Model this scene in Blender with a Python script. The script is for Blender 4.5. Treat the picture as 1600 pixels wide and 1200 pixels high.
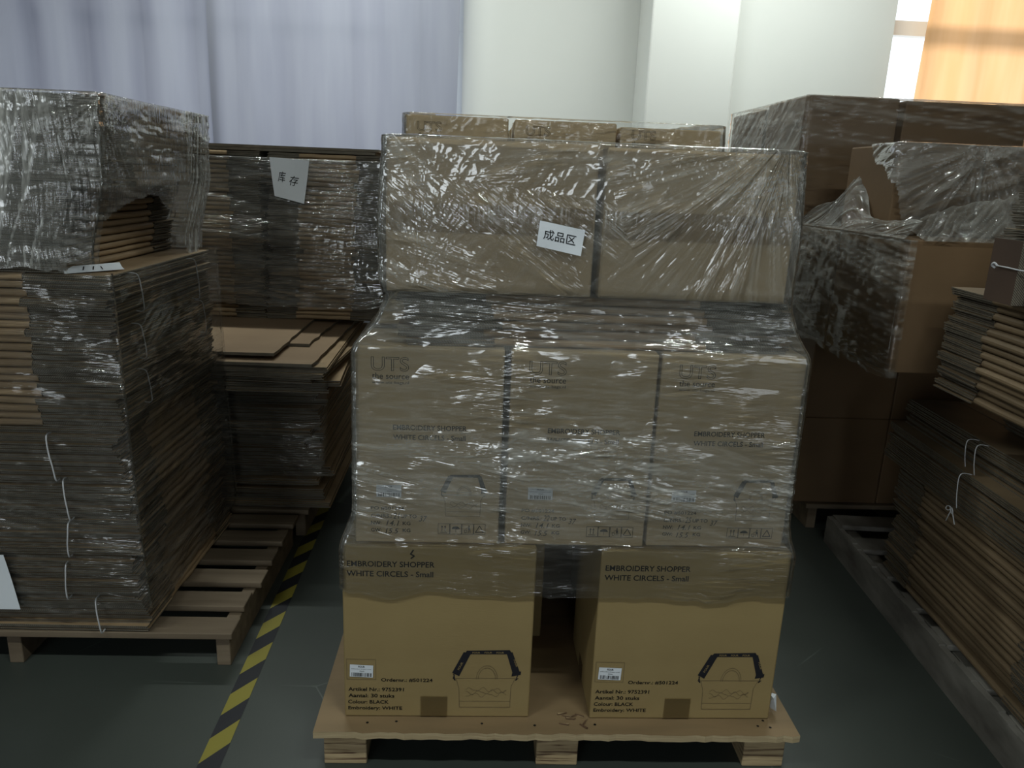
import bpy, bmesh, math, random
import numpy as np
from mathutils import Vector, Matrix
from math import sin, cos, pi, radians as R

for o in list(bpy.data.objects):
    bpy.data.objects.remove(o)
S = bpy.context.scene
C = S.collection

# ------------------------------------------------------------------ camera
cam = bpy.data.cameras.new('camera')
cam.sensor_fit = 'HORIZONTAL'; cam.sensor_width = 36.0; cam.lens = 27.0      # 1200 px of 1600
cam.clip_start = 0.05
co = bpy.data.objects.new('camera', cam); C.objects.link(co); S.camera = co
p_, r_, y_ = R(15), R(2.3), R(2.6)
fw = Vector((sin(y_)*cos(p_), cos(y_)*cos(p_), -sin(p_)))
rt = Vector((cos(y_), -sin(y_), 0)); up = rt.cross(fw)
cr = rt*cos(r_) + up*sin(r_); cu = up*cos(r_) - rt*sin(r_)
M = Matrix.Identity(4)
for i in range(3):
    M[i][0] = cr[i]; M[i][1] = cu[i]; M[i][2] = -fw[i]
M.translation = Vector((0, 0, 1.42))
co.matrix_world = M

# ------------------------------------------------------------------ world, lights, exposure
w = bpy.data.worlds.new('sky'); S.world = w; w.use_nodes = True
w.node_tree.nodes['Background'].inputs[0].default_value = (0.86, 0.94, 1.0, 1)
w.node_tree.nodes['Background'].inputs[1].default_value = 1.6
S.view_settings.view_transform = 'Standard'; S.view_settings.look = 'None'
S.view_settings.gamma = 1.0; S.view_settings.exposure = 0.0
S.view_settings.use_curve_mapping = False
S.cycles.max_bounces = 7; S.cycles.diffuse_bounces = 3; S.cycles.glossy_bounces = 3
S.cycles.transmission_bounces = 4; S.cycles.transparent_max_bounces = 14
S.cycles.sample_clamp_indirect = 4.0
S.cycles.caustics_reflective = False; S.cycles.caustics_refractive = False

def area(name, loc, aim, sx, sy, power, col):
    l = bpy.data.lights.new(name, 'AREA'); l.shape = 'RECTANGLE'; l.size = sx; l.size_y = sy
    l.energy = power; l.color = col
    o = bpy.data.objects.new(name, l); C.objects.link(o); o.location = loc
    o.rotation_euler = (Vector(aim) - Vector(loc)).to_track_quat('-Z', 'Y').to_euler()
    return o
# daylight through the windows of the wall behind the camera
FRONT_WIN = [(-3.3, 2.2, 62), (0.42, 0.95, 20), (3.8, 1.7, 3)]
for x, ww, e in FRONT_WIN:
    area('daylight', (x, -5.55, 1.90), (x, 0, 1.7), ww-0.16, 1.95, e, (0.88, 0.96, 1.0))
# daylight outside the two windows in the far wall
area('daylight', (4.1, 8.6, 3.5), (3.3, 4.9, 2.0), 1.3, 0.8, 260, (1.0, 0.96, 0.90))
area('daylight', (-1.7, 5.7, 1.95), (-1.7, 0, 1.6), 3.1, 1.9, 18, (0.88, 0.94, 1.0))
# strip lamps under the ceiling; near pair added for film glints and top fill
TUBES = [(-0.9, 3.95, 33), (1.6, 3.95, 38), (-1.9, 0.05, 30), (1.05, 0.05, 36)]
for x, y, e in TUBES:
    area('lamp_light', (x, y, 3.30), (x, y, 0), 1.2, 0.05, e, (0.93, 1.0, 0.95))

# ------------------------------------------------------------------ materials
def mat(name):
    m = bpy.data.materials.new(name); m.use_nodes = True
    return m, m.node_tree.nodes, m.node_tree.links, m.node_tree.nodes['Principled BSDF']
def ramp(N, stops):
    r = N.new('ShaderNodeValToRGB'); e = r.color_ramp.elements
    while len(e) < len(stops): e.new(0.5)
    for k, (p, c) in enumerate(stops):
        e[k].position = p; e[k].color = (*c, 1)
    return r
def simple(name, col, rough=0.6, spec=0.4, metal=0.0):
    m, N, L, B = mat(name)
    B.inputs['Base Color'].default_value = (*col, 1); B.inputs['Roughness'].default_value = rough
    B.inputs['Specular IOR Level'].default_value = spec; B.inputs['Metallic'].default_value = metal
    return m
def noisy(name, c1, c2, scale=(6, 6, 6), rough=0.7, bump=0.1, bscale=None, detail=6, objvar=0.0, spec=0.3, coord='Object', dist=0.002):
    m, N, L, B = mat(name)
    tc = N.new('ShaderNodeTexCoord'); mp = N.new('ShaderNodeMapping'); mp.inputs['Scale'].default_value = scale
    n = N.new('ShaderNodeTexNoise'); n.inputs['Scale'].default_value = 1; n.inputs['Detail'].default_value = detail
    L.new(tc.outputs[coord], mp.inputs[0]); L.new(mp.outputs[0], n.inputs['Vector'])
    r = ramp(N, [(0.3, c1), (0.7, c2)]); L.new(n.outputs[0], r.inputs[0])
    out = r.outputs[0]
    if objvar:
        oi = N.new('ShaderNodeObjectInfo'); mr = N.new('ShaderNodeMapRange')
        mr.inputs['To Min'].default_value = 1-objvar; mr.inputs['To Max'].default_value = 1+objvar
        L.new(oi.outputs['Random'], mr.inputs[0])
        mx = N.new('ShaderNodeMix'); mx.data_type = 'RGBA'; mx.blend_type = 'MULTIPLY'; mx.inputs[0].default_value = 1
        L.new(out, mx.inputs[6]); L.new(mr.outputs[0], mx.inputs[7]); out = mx.outputs[2]
    L.new(out, B.inputs['Base Color'])
    B.inputs['Roughness'].default_value = rough; B.inputs['Specular IOR Level'].default_value = spec
    if bump:
        mp2 = N.new('ShaderNodeMapping'); mp2.inputs['Scale'].default_value = bscale or scale
        n2 = N.new('ShaderNodeTexNoise'); n2.inputs['Scale'].default_value = 1; n2.inputs['Detail'].default_value = 4
        L.new(tc.outputs[coord], mp2.inputs[0]); L.new(mp2.outputs[0], n2.inputs['Vector'])
        b = N.new('ShaderNodeBump'); b.inputs['Strength'].default_value = bump; b.inputs['Distance'].default_value = dist
        L.new(n2.outputs[0], b.inputs['Height']); L.new(b.outputs[0], B.inputs['Normal'])
    return m
KRAFT_LIT = noisy('kraft_board_lit', (0.46, 0.345, 0.20), (0.50, 0.375, 0.22), (5, 5, 9), 0.62, 0.10, (60, 60, 400), objvar=0.04)  # upper-layer brightness put into the board colour of top and rear cartons
KRAFT_HALFLIT = noisy('kraft_board_half_lit', (0.41, 0.31, 0.17), (0.45, 0.34, 0.19), (5, 5, 9), 0.62, 0.10, (60, 60, 400), objvar=0.03)  # same board as the bottom cartons, lightened to paint more light higher up
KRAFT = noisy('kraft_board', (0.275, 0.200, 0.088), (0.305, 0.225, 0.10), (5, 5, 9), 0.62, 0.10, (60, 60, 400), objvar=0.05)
SHADEK = noisy('dark_brown_board', (0.085, 0.055, 0.04), (0.11, 0.07, 0.05), (5, 5, 9), 0.75, 0.1)
SHEETK = noisy('sheet_board', (0.25, 0.17, 0.105), (0.32, 0.225, 0.14), (4, 4, 6), 0.55, 0.2, (25, 25, 25), objvar=0.08)
KRAFT_SHADED = noisy('kraft_board_shaded', (0.145, 0.092, 0.048), (0.175, 0.11, 0.058), (4, 4, 6), 0.62, 0.10, (60, 60, 300), objvar=0.08)  # kraft darkened so the colour carries the shade on the right rear cartons
FOLD_SHADED = noisy('folded_board_shaded', (0.185, 0.13, 0.075), (0.25, 0.18, 0.105), (9, 9, 30), 0.65, 0.35, (30, 30, 60), objvar=0.2)  # darker copy of the fold colour, painting shade onto the right stack
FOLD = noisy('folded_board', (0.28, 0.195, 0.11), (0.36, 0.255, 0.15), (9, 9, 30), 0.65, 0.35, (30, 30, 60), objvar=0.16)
def flute():
    m, N, L, B = mat('fluted_board_edge')
    tc = N.new('ShaderNodeTexCoord')
    wv = N.new('ShaderNodeTexWave'); wv.wave_type = 'BANDS'; wv.bands_direction = 'DIAGONAL'; wv.inputs['Scale'].default_value = 110
    wv.inputs['Distortion'].default_value = 0.8
    L.new(tc.outputs['Object'], wv.inputs['Vector'])
    ns = N.new('ShaderNodeTexNoise'); ns.inputs['Scale'].default_value = 35; L.new(tc.outputs['Object'], ns.inputs['Vector'])
    r = ramp(N, [(0.2, (0.09, 0.08, 0.062)), (0.8, (0.28, 0.245, 0.19))]); L.new(wv.outputs[0], r.inputs[0])
    mx = N.new('ShaderNodeMix'); mx.data_type = 'RGBA'; mx.blend_type = 'MULTIPLY'; mx.inputs[0].default_value = 0.6
    L.new(r.outputs[0], mx.inputs[6]); L.new(ns.outputs[0], mx.inputs[7])
    L.new(mx.outputs[2], B.inputs['Base Color']); B.inputs['Roughness'].default_value = 0.85
    B.inputs['Specular IOR Level'].default_value = 0.15
    return m
FLUTE = flute()
INK = simple('black_ink', (0.012, 0.011, 0.010), 0.7, 0.15)
INKTHIN = simple('thin_ink', (0.17, 0.125, 0.07), 0.75, 0.15)
PAPER = simple('white_paper', (0.72, 0.76, 0.80), 0.7, 0.2)
STRING = simple('white_string', (0.55, 0.56, 0.58), 0.5)
PLY = noisy('plywood_deck', (0.20, 0.140, 0.075), (0.28, 0.195, 0.105), (3, 14, 3), 0.6, 0.2, (4, 60, 4))
LVL = None
def lvl():
    m, N, L, B = mat('laminated_pine')
    tc = N.new('ShaderNodeTexCoord'); mp = N.new('ShaderNodeMapping'); mp.inputs['Scale'].default_value = (7, 7, 130)
    n = N.new('ShaderNodeTexNoise'); n.inputs['Scale'].default_value = 1; n.inputs['Detail'].default_value = 5; n.inputs['Distortion'].default_value = 0.4
    L.new(tc.outputs['Object'], mp.inputs[0]); L.new(mp.outputs[0], n.inputs['Vector'])
    r = ramp(N, [(0.36, (0.13, 0.075, 0.04)), (0.48, (0.42, 0.31, 0.17)), (0.75, (0.52, 0.40, 0.23))]); L.new(n.outputs[0], r.inputs[0])
    L.new(r.outputs[0], B.inputs['Base Color']); B.inputs['Roughness'].default_value = 0.8
    b = N.new('ShaderNodeBump'); b.inputs['Strength'].default_value = 0.6; b.inputs['Distance'].default_value = 0.003
    L.new(n.outputs[0], b.inputs['Height']); L.new(b.outputs[0], B.inputs['Normal'])
    return m
LVL = lvl()
PLYEDGE = noisy('plywood_edge', (0.36, 0.27, 0.15), (0.50, 0.40, 0.24), (8, 8, 220), 0.8, 0.3, (8, 8, 220))
OLDWOOD = noisy('weathered_wood', (0.115, 0.085, 0.055), (0.20, 0.155, 0.105), (2.5, 22, 22), 0.75, 0.4, (4, 60, 60), objvar=0.15)
DUSTY = noisy('dusty_grey_wood', (0.11, 0.10, 0.085), (0.27, 0.255, 0.225), (9, 5, 14), 0.8, 0.3, (30, 8, 60))
def floor_scratches(m):
    N, L = m.node_tree.nodes, m.node_tree.links; B = N['Principled BSDF']; src = B.inputs['Base Color'].links[0].from_socket
    tc = N.new('ShaderNodeTexCoord'); mp = N.new('ShaderNodeMapping'); mp.inputs['Scale'].default_value = (1.3, 2.1, 1); mp.inputs['Rotation'].default_value = (0, 0, 0.35)
    v = N.new('ShaderNodeTexVoronoi'); v.feature = 'DISTANCE_TO_EDGE'; v.inputs['Scale'].default_value = 1.0
    n = N.new('ShaderNodeTexNoise'); n.inputs['Scale'].default_value = 3.0
    L.new(tc.outputs['Object'], mp.inputs[0]); L.new(mp.outputs[0], v.inputs['Vector']); L.new(tc.outputs['Object'], n.inputs['Vector'])
    a = N.new('ShaderNodeMapRange'); a.inputs['From Min'].default_value = 0.0; a.inputs['From Max'].default_value = 0.004; a.inputs['To Min'].default_value = 1; a.inputs['To Max'].default_value = 0
    b = N.new('ShaderNodeMapRange'); b.inputs['From Min'].default_value = 0.52; b.inputs['From Max'].default_value = 0.62; b.inputs['To Max'].default_value = 0.5
    L.new(v.outputs['Distance'], a.inputs[0]); L.new(n.outputs[0], b.inputs[0])
    x = N.new('ShaderNodeMath'); x.operation = 'MULTIPLY'; L.new(a.outputs[0], x.inputs[0]); L.new(b.outputs[0], x.inputs[1])
    mx = N.new('ShaderNodeMix'); mx.data_type = 'RGBA'; mx.inputs[7].default_value = (0.20, 0.23, 0.21, 1)
    L.new(x.outputs[0], mx.inputs[0]); L.new(src, mx.inputs[6]); L.new(mx.outputs[2], B.inputs['Base Color'])
FLOORM = noisy('dark_epoxy_floor', (0.044, 0.052, 0.046), (0.062, 0.072, 0.063), (1.4, 1.4, 1.4), 0.42, 0.06, (18, 18, 18), spec=0.4)
floor_scratches(FLOORM)
WALLM = noisy('white_plaster', (0.76, 0.775, 0.74), (0.80, 0.81, 0.775), (1.5, 1.5, 1.5), 0.8, 0.08, (25, 25, 25))
CEILM = simple('ceiling_paint', (0.30, 0.30, 0.29), 0.9)
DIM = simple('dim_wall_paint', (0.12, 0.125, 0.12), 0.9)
FRAMEM = simple('white_window_frame', (0.75, 0.77, 0.76), 0.4)
TAPEY = simple('yellow_tape', (0.27, 0.235, 0.035), 0.55)
TAPEK = simple('black_tape', (0.012, 0.013, 0.018), 0.5)
CHAR = simple('charcoal_strap_print', (0.016, 0.016, 0.020), 0.6, 0.2)
LAMPM = simple('lamp_housing', (0.7, 0.7, 0.7), 0.5)

def packtape():
    m, N, L, B = mat('clear_packing_tape')
    out = N['Material Output']
    tr = N.new('ShaderNodeBsdfTransparent'); tr.inputs[0].default_value = (0.95, 0.91, 0.84, 1)
    gl = N.new('ShaderNodeBsdfGlossy'); gl.inputs['Roughness'].default_value = 0.07
    tc = N.new('ShaderNodeTexCoord'); mp = N.new('ShaderNodeMapping'); mp.inputs['Scale'].default_value = (110, 110, 5)
    n = N.new('ShaderNodeTexNoise'); n.inputs['Scale'].default_value = 1
    L.new(tc.outputs['Object'], mp.inputs[0]); L.new(mp.outputs[0], n.inputs['Vector'])
    b = N.new('ShaderNodeBump'); b.inputs['Strength'].default_value = 0.5; b.inputs['Distance'].default_value = 0.002
    L.new(n.outputs[0], b.inputs['Height']); L.new(b.outputs[0], gl.inputs['Normal'])
    fr = N.new('ShaderNodeFresnel'); fr.inputs['IOR'].default_value = 1.5; L.new(b.outputs[0], fr.inputs['Normal'])
    mx = N.new('ShaderNodeMixShader'); L.new(fr.outputs[0], mx.inputs[0]); L.new(tr.outputs[0], mx.inputs[1]); L.new(gl.outputs[0], mx.inputs[2])
    L.new(mx.outputs[0], out.inputs[0]); N.remove(B)
    return m
TAPE = packtape()

def film_mat(name, haze=0.060, crease=0.34, fine=0.17, tint=(0.985, 0.99, 0.985), rough=0.09, gain=3.3, ustr=2.6, vstr=95.0):
    """stretch film: clear, glossy where it is bent, milky along its stretch creases"""
    m, N, L, B = mat(name); N.remove(B); out = N['Material Output']
    uv = N.new('ShaderNodeUVMap')
    def streak(su, sv, rot, seed, lo, hi):
        mp = N.new('ShaderNodeMapping'); mp.vector_type = 'TEXTURE' if False else 'POINT'
        mp.inputs['Rotation'].default_value = (0, 0, rot); mp.inputs['Scale'].default_value = (1, 1, 1); mp.inputs['Location'].default_value = (seed, seed*1.7, 0)
        mp2 = N.new('ShaderNodeMapping'); mp2.inputs['Scale'].default_value = (su, sv, 1)
        n = N.new('ShaderNodeTexNoise'); n.inputs['Scale'].default_value = 1; n.inputs['Detail'].default_value = 2; n.inputs['Distortion'].default_value = 0.08
        L.new(uv.outputs[0], mp.inputs[0]); L.new(mp.outputs[0], mp2.inputs[0]); L.new(mp2.outputs[0], n.inputs['Vector'])
        mr = N.new('ShaderNodeMapRange'); mr.inputs['From Min'].default_value = lo; mr.inputs['From Max'].default_value = hi
        L.new(n.outputs[0], mr.inputs[0])
        return n.outputs[0], mr.outputs[0]
    s1, m1 = streak(ustr, vstr, R(4), 3.1, 0.56, 0.74)
    s2, m2 = streak(ustr*1.6, vstr*0.45, R(-9), 7.7, 0.58, 0.80)
    s3, m3 = streak(ustr*5, vstr*1.2, R(3), 17.7, 0.5, 0.8)
    cl, cm = streak(3.6, 6.5, 0, 12.3, 0.44, 0.62)
    at = N.new('ShaderNodeAttribute'); at.attribute_name = 'crease'
    def mth(op, a, b):
        x = N.new('ShaderNodeMath'); x.operation = op
        for k, q in enumerate((a, b)):
            if isinstance(q, (int, float)): x.inputs[k].default_value = q
            else: L.new(q, x.inputs[k])
        return x.outputs[0]
    f = mth('MULTIPLY', mth('ADD', m1, m2), fine); f = mth('MULTIPLY', f, mth('ADD', mth('MULTIPLY', cm, 0.85), 0.15))
    f = mth('ADD', f, mth('MULTIPLY', at.outputs['Fac'], crease))
    f = mth('ADD', f, haze)
    ly = N.new('ShaderNodeAttribute'); ly.attribute_name = 'layers'          # how many turns of film lie here
    f = mth('MULTIPLY', f, ly.outputs['Fac'])
    fc = N.new('ShaderNodeClamp'); fc.inputs['Max'].default_value = 0.85; L.new(f, fc.inputs[0])
    # bump
    hsum = mth('ADD', mth('ADD', mth('MULTIPLY', s1, 1.0), mth('MULTIPLY', s2, 1.8)), mth('MULTIPLY', s3, 0.13))
    hsum = mth('MULTIPLY', hsum, mth('ADD', mth('MULTIPLY', cm, 1.0), 0.10))
    b = N.new('ShaderNodeBump'); b.inputs['Strength'].default_value = 0.9; b.inputs['Distance'].default_value = 0.006
    L.new(hsum, b.inputs['Height'])
    tr = N.new('ShaderNodeBsdfTransparent'); tr.inputs[0].default_value = (*tint, 1)
    gl = N.new('ShaderNodeBsdfGlossy'); gl.inputs['Roughness'].default_value = rough; L.new(b.outputs[0], gl.inputs['Normal'])
    df = N.new('ShaderNodeBsdfDiffuse'); df.inputs[0].default_value = (0.84, 0.84, 0.79, 1); L.new(b.outputs[0], df.inputs['Normal'])
    tl = N.new('ShaderNodeBsdfTranslucent'); tl.inputs[0].default_value = (0.80, 0.83, 0.82, 1)
    d2 = N.new('ShaderNodeMixShader'); d2.inputs[0].default_value = 0.35; L.new(df.outputs[0], d2.inputs[1]); L.new(tl.outputs[0], d2.inputs[2])
    a = N.new('ShaderNodeMixShader'); L.new(fc.outputs[0], a.inputs[0]); L.new(tr.outputs[0], a.inputs[1]); L.new(d2.outputs[0], a.inputs[2])
    fr = N.new('ShaderNodeFresnel'); fr.inputs['IOR'].default_value = 1.45; L.new(b.outputs[0], fr.inputs['Normal'])
    fg = N.new('ShaderNodeClamp'); fg.inputs['Max'].default_value = 0.8; L.new(mth('MULTIPLY', mth('MULTIPLY', fr.outputs[0], gain), ly.outputs['Fac']), fg.inputs[0])
    o = N.new('ShaderNodeMixShader'); L.new(fg.outputs[0], o.inputs[0]); L.new(a.outputs[0], o.inputs[1]); L.new(gl.outputs[0], o.inputs[2])
    L.new(o.outputs[0], out.inputs[0])
    return m
FILM = film_mat('stretch_film')
FILMV = film_mat('stretch_film_gathered', haze=0.045, crease=0.55, fine=0.16, ustr=90, vstr=3)
FILMD = film_mat('stretch_film_thin', haze=0.010, crease=0.16, fine=0.05, gain=1.3)
FILMR = film_mat('stretch_film_creased', haze=0.012, crease=0.42, fine=0.07, gain=0.9)

def cloth(name, c1, c2, trans, rough=0.5, scale=(12, 12, 1.2)):
    m, N, L, B = mat(name); out = N['Material Output']
    tc = N.new('ShaderNodeTexCoord'); mp = N.new('ShaderNodeMapping'); mp.inputs['Scale'].default_value = scale
    n = N.new('ShaderNodeTexNoise'); n.inputs['Scale'].default_value = 1
    L.new(tc.outputs['Object'], mp.inputs[0]); L.new(mp.outputs[0], n.inputs['Vector'])
    r = ramp(N, [(0.3, c1), (0.7, c2)]); L.new(n.outputs[0], r.inputs[0])
    L.new(r.outputs[0], B.inputs['Base Color']); B.inputs['Roughness'].default_value = rough
    t = N.new('ShaderNodeBsdfTranslucent'); L.new(r.outputs[0], t.inputs[0])
    mx = N.new('ShaderNodeMixShader'); mx.inputs[0].default_value = trans
    L.new(B.outputs[0], mx.inputs[1]); L.new(t.outputs[0], mx.inputs[2]); L.new(mx.outputs[0], out.inputs[0])
    return m
GREYC = cloth('grey_lilac_cloth', (0.30, 0.31, 0.375), (0.345, 0.355, 0.415), 0.22, 0.42)
ORANGEC = cloth('orange_cloth', (0.72, 0.42, 0.20), (0.80, 0.50, 0.27), 0.55, 0.7)

# ------------------------------------------------------------------ mesh helpers
class MB:
    def __init__(s): s.v = []; s.f = []; s.m = []
    def poly(s, pts, mi=0):
        k = len(s.v); s.v += [tuple(p) for p in pts]; s.f.append(list(range(k, k+len(pts)))); s.m.append(mi)
    def box(s, x0, x1, y0, y1, z0, z1, mi=0, T=None, mis=None):
        """mis: material per face (x-,x+,y-,y+,z-,z+)"""
        P = [(x, y, z) for z in (z0, z1) for y in (y0, y1) for x in (x0, x1)]
        if T: P = [tuple(T @ Vector(p)) for p in P]
        k = len(s.v); s.v += P
        F = [(0, 4, 6, 2), (1, 3, 7, 5), (0, 1, 5, 4), (2, 6, 7, 3), (0, 2, 3, 1), (4, 5, 7, 6)]
        for i, f in enumerate(F):
            s.f.append([k+q for q in f]); s.m.append(mis[i] if mis else mi)
    def build(s, name, mats, parent=None, smooth=False, link=True):
        me = bpy.data.meshes.new(name); me.from_pydata(s.v, [], s.f)
        for m in (mats if isinstance(mats, (list, tuple)) else [mats]): me.materials.append(m)
        me.polygons.foreach_set('material_index', s.m)
        if smooth: me.polygons.foreach_set('use_smooth', [True]*len(s.f))
        me.update()
        if not link: return me
        return link_mesh(name, me, parent)
def link_mesh(name, me, parent=None, loc=None):
    o = bpy.data.objects.new(name, me); C.objects.link(o)
    if parent: o.parent = parent
    if loc: o.location = loc
    return o
def tag(o, label=None, cat=None, group=None, kind=None):
    if label: o['label'] = label
    if cat: o['category'] = cat
    if group: o['group'] = group
    if kind: o['kind'] = kind
    return o
def empty(name, loc, rz=0.0):
    o = bpy.data.objects.new(name, None); C.objects.link(o); o.location = loc; o.rotation_euler = (0, 0, rz)
    o.empty_display_size = 0.05
    return o
def struct(name, mb, m):
    return tag(mb.build(name, m), kind='structure')
def bevel(o, wd=0.003, seg=2):
    b = o.modifiers.new('b', 'BEVEL'); b.width = wd; b.segments = seg; b.limit_method = 'ANGLE'
    return o
_tc = {}
def text_pts(body, style='bold'):
    """glyph outlines as a flat mesh: (verts Nx2 scaled to unit width/height box, faces, w, h)"""
    key = (body, style)
    if key in _tc: return _tc[key]
    cu = bpy.data.curves.new('t', 'FONT'); cu.body = body; cu.size = 1.0; cu.resolution_u = 3
    if style == 'bold': cu.offset = 0.016
    if style == 'hand': cu.shear = 0.25; cu.offset = 0.004
    if style == 'plain': cu.offset = 0.004
    if style == 'outline': cu.fill_mode = 'NONE'; cu.bevel_depth = 0.012; cu.bevel_resolution = 0; cu.resolution_u = 6
    o = bpy.data.objects.new('t', cu); C.objects.link(o)
    dg = bpy.context.evaluated_depsgraph_get()
    me = bpy.data.meshes.new_from_object(o.evaluated_get(dg))
    v = np.array([tuple(q.co) for q in me.vertices]) if len(me.vertices) else np.zeros((0, 3))
    f = [list(q.vertices) for q in me.polygons]
    bpy.data.objects.remove(o); bpy.data.curves.remove(cu); bpy.data.meshes.remove(me)
    if style == 'outline': v[:, 2] = 0
    mn = v.min(0); mx = v.max(0)
    v = v - mn
    _tc[key] = (v, f, (mx-mn)[0], (mx-mn)[1])
    return _tc[key]
def put_text(mb, body, u, v, wd, ht, surf, style='bold', mi=0, rot=0.0):
    """lay text with its lower-left ink corner at (u,v), total width wd, ink height ht, through surf(u,v)->xyz"""
    P, F, W, H = text_pts(body, style)
    k = len(mb.v)
    sx = wd/W; sy = ht/H if ht else sx
    c, s = cos(rot), sin(rot)
    for p in P:
        a, b = p[0]*sx, p[1]*sy
        mb.v.append(tuple(surf(u + a*c - b*s, v + a*s + b*c)))
    for f in F: mb.f.append([k+q for q in f]); mb.m.append(mi)
def seg(mb, pts, wd, surf, mi=0, closed=False):
    """a drawn line as a flat ribbon"""
    n = len(pts)
    for i in range(n if closed else n-1):
        a = Vector(pts[i]); b = Vector(pts[(i+1) % n]); d = b-a
        if d.length < 1e-6: continue
        d.normalize(); q = Vector((-d.y, d.x))*wd/2; a = a-d*wd*0.3; b = b+d*wd*0.3
        mb.poly([surf(*(a-q)), surf(*(b-q)), surf(*(b+q)), surf(*(a+q))], mi)
def fill(mb, pts, surf, mi=0):
    mb.poly([surf(*p) for p in pts], mi)

# ------------------------------------------------------------------ room
def wall_with_openings(name, y0, y1, x0, x1, z1, opens, m):
    mb = MB(); xs = x0
    for (a, b, za, zb) in sorted(opens):
        mb.box(xs, a, y0, y1, 0, z1); mb.box(a, b, y0, y1, 0, za); mb.box(a, b, y0, y1, zb, z1); xs = b
    mb.box(xs, x1, y0, y1, 0, z1)
    return struct(name, mb, m)
mb = MB(); mb.box(-5.2, 5.2, -5.8, 5.3, -0.1, 0); struct('floor', mb, FLOORM)
wall_with_openings('wall_back', 5.0, 5.24, -5.2, 5.2, 3.4, [(-3.4, -0.15, 0.95, 2.95), (2.47, 4.3, 0.95, 3.0)], WALLM)
wall_with_openings('wall_front', -5.5, -5.3, -5.2, 5.2, 3.4, [(x-w_/2, x+w_/2, 0.88, 2.95) for x, w_, e in FRONT_WIN], DIM)
mb = MB(); mb.box(-5.2, -5.0, -5.3, 5.0, 0, 3.4); struct('wall_left', mb, DIM)
mb = MB(); mb.box(5.0, 5.2, -5.3, 5.0, 0, 3.4); struct('wall_right', mb, DIM)
mb = MB(); mb.box(-5.2, 5.2, -5.5, 5.24, 3.4, 3.5); struct('ceiling', mb, CEILM)
mb = MB(); mb.box(0.905, 1.40, 4.62, 5.0, 0, 3.4); bevel(struct('trim_1', mb, WALLM), 0.01)     # projecting pier of the far wall
mb = MB(); mb.box(-5.0, -3.4, 4.985, 5.0, 0, 0.1); mb.box(-0.15, 0.905, 4.985, 5.0, 0, 0.1); mb.box(1.4, 5.0, 4.985, 5.0, 0, 0.1); struct('baseboard_back', mb, DIM)
def window(name, a, b, za, zb, y, bars_x, bars_z, t=0.045):
    mb = MB()
    for x in (a, b-t): mb.box(x, x+t, y-0.03, y+0.03, za, zb)
    for z in (za, zb-t): mb.box(a, b, y-0.03, y+0.03, z, z+t)
    for x in bars_x: mb.box(x-t/2, x+t/2, y-0.03, y+0.03, za, zb)
    for z, tt in bars_z: mb.box(a, b, y-0.035, y+0.035, z-tt/2, z+tt/2)
    return struct(name, mb, FRAMEM)
window('window_1', -3.4, -0.15, 0.95, 2.95, 5.16, (-2.3, -1.25), ((2.3, 0.05),), 0.05)
window('window_2', 2.47, 4.3, 0.95, 3.0, 5.16, (3.4,), ((2.42, 0.085),), 0.05)
for k, (x, w_, e) in enumerate(FRONT_WIN):
    window('window_%d' % (k+3), x-w_/2, x+w_/2, 0.88, 2.95, -5.4, (x,) if w_ > 1.2 else (), ((2.4, 0.05),), 0.05)
for k, (x, y, e) in enumerate(TUBES):
    t = empty('ceiling_lamp', (x, y, 3.31))
    tag(t, ['strip lamp under the ceiling before the grey curtains', 'strip lamp under the ceiling before the orange curtain', 'strip lamp under the ceiling left of the aisle, unseen and added for film glints', 'strip lamp under the ceiling right of the aisle, unseen and added for film glints'][k], 'lamp')
    mb = MB(); mb.box(-0.64, 0.64, -0.07, 0.07, 0.005, 0.09); bevel(mb.build('housing', LAMPM, t), 0.01)

# curtains
def curtain(name, label, x0, x1, z0, z1, y, m, folds, seed, amp=0.03):
    rnd = random.Random(seed); nx = 260; nz = 24
    ph = [(rnd.uniform(2, folds), rnd.uniform(0, 6.3), rnd.uniform(0.3, 1)) for _ in range(7)]
    mb = MB(); W = x1-x0
    for j in range(nz+1):
        z = z0 + (z1-z0)*j/nz; t = j/nz
        for i in range(nx+1):
            u = i/nx
            d = sum(a*sin(f*u*2*pi*0.5 + p + 0.5*sin(3*t+p)*(1-t)) for f, p, a in ph)/3.0
            d = math.copysign(abs(d)**0.85, d)
            dd = amp*(0.55+0.45*t)*d + 0.004*sin(17*u+5*t) + 0.006*sin(40*u*(1+0.15*t)+seed)*(1-t)
            mb.v.append((x0+W*u + 0.006*sin(9*t+u*20), y+dd, z))
    for j in range(nz):
        for i in range(nx):
            a = j*(nx+1)+i; mb.f.append([a, a+1, a+nx+2, a+nx+1]); mb.m.append(0)
    o = mb.build(name, m, smooth=True)
    return tag(o, label, 'curtain')
g = 'grey curtains on the far wall'
curtain('curtain', 'grey lilac curtain at the far left, its left part creased in bright pleats', -3.45, -1.585, 0.25, 3.2, 4.93, GREYC, 13, 4, 0.040)['group'] = g
curtain('curtain', 'grey lilac curtain between the seam and the white wall, hanging nearly flat', -1.625, -0.175, 0.25, 3.2, 4.88, GREYC, 9, 9, 0.018)['group'] = g
curtain('curtain', 'sunlit orange curtain over the window at the far right', 2.61, 4.4, 0.5, 3.1, 4.90, ORANGEC, 14, 5, 0.025)

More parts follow.
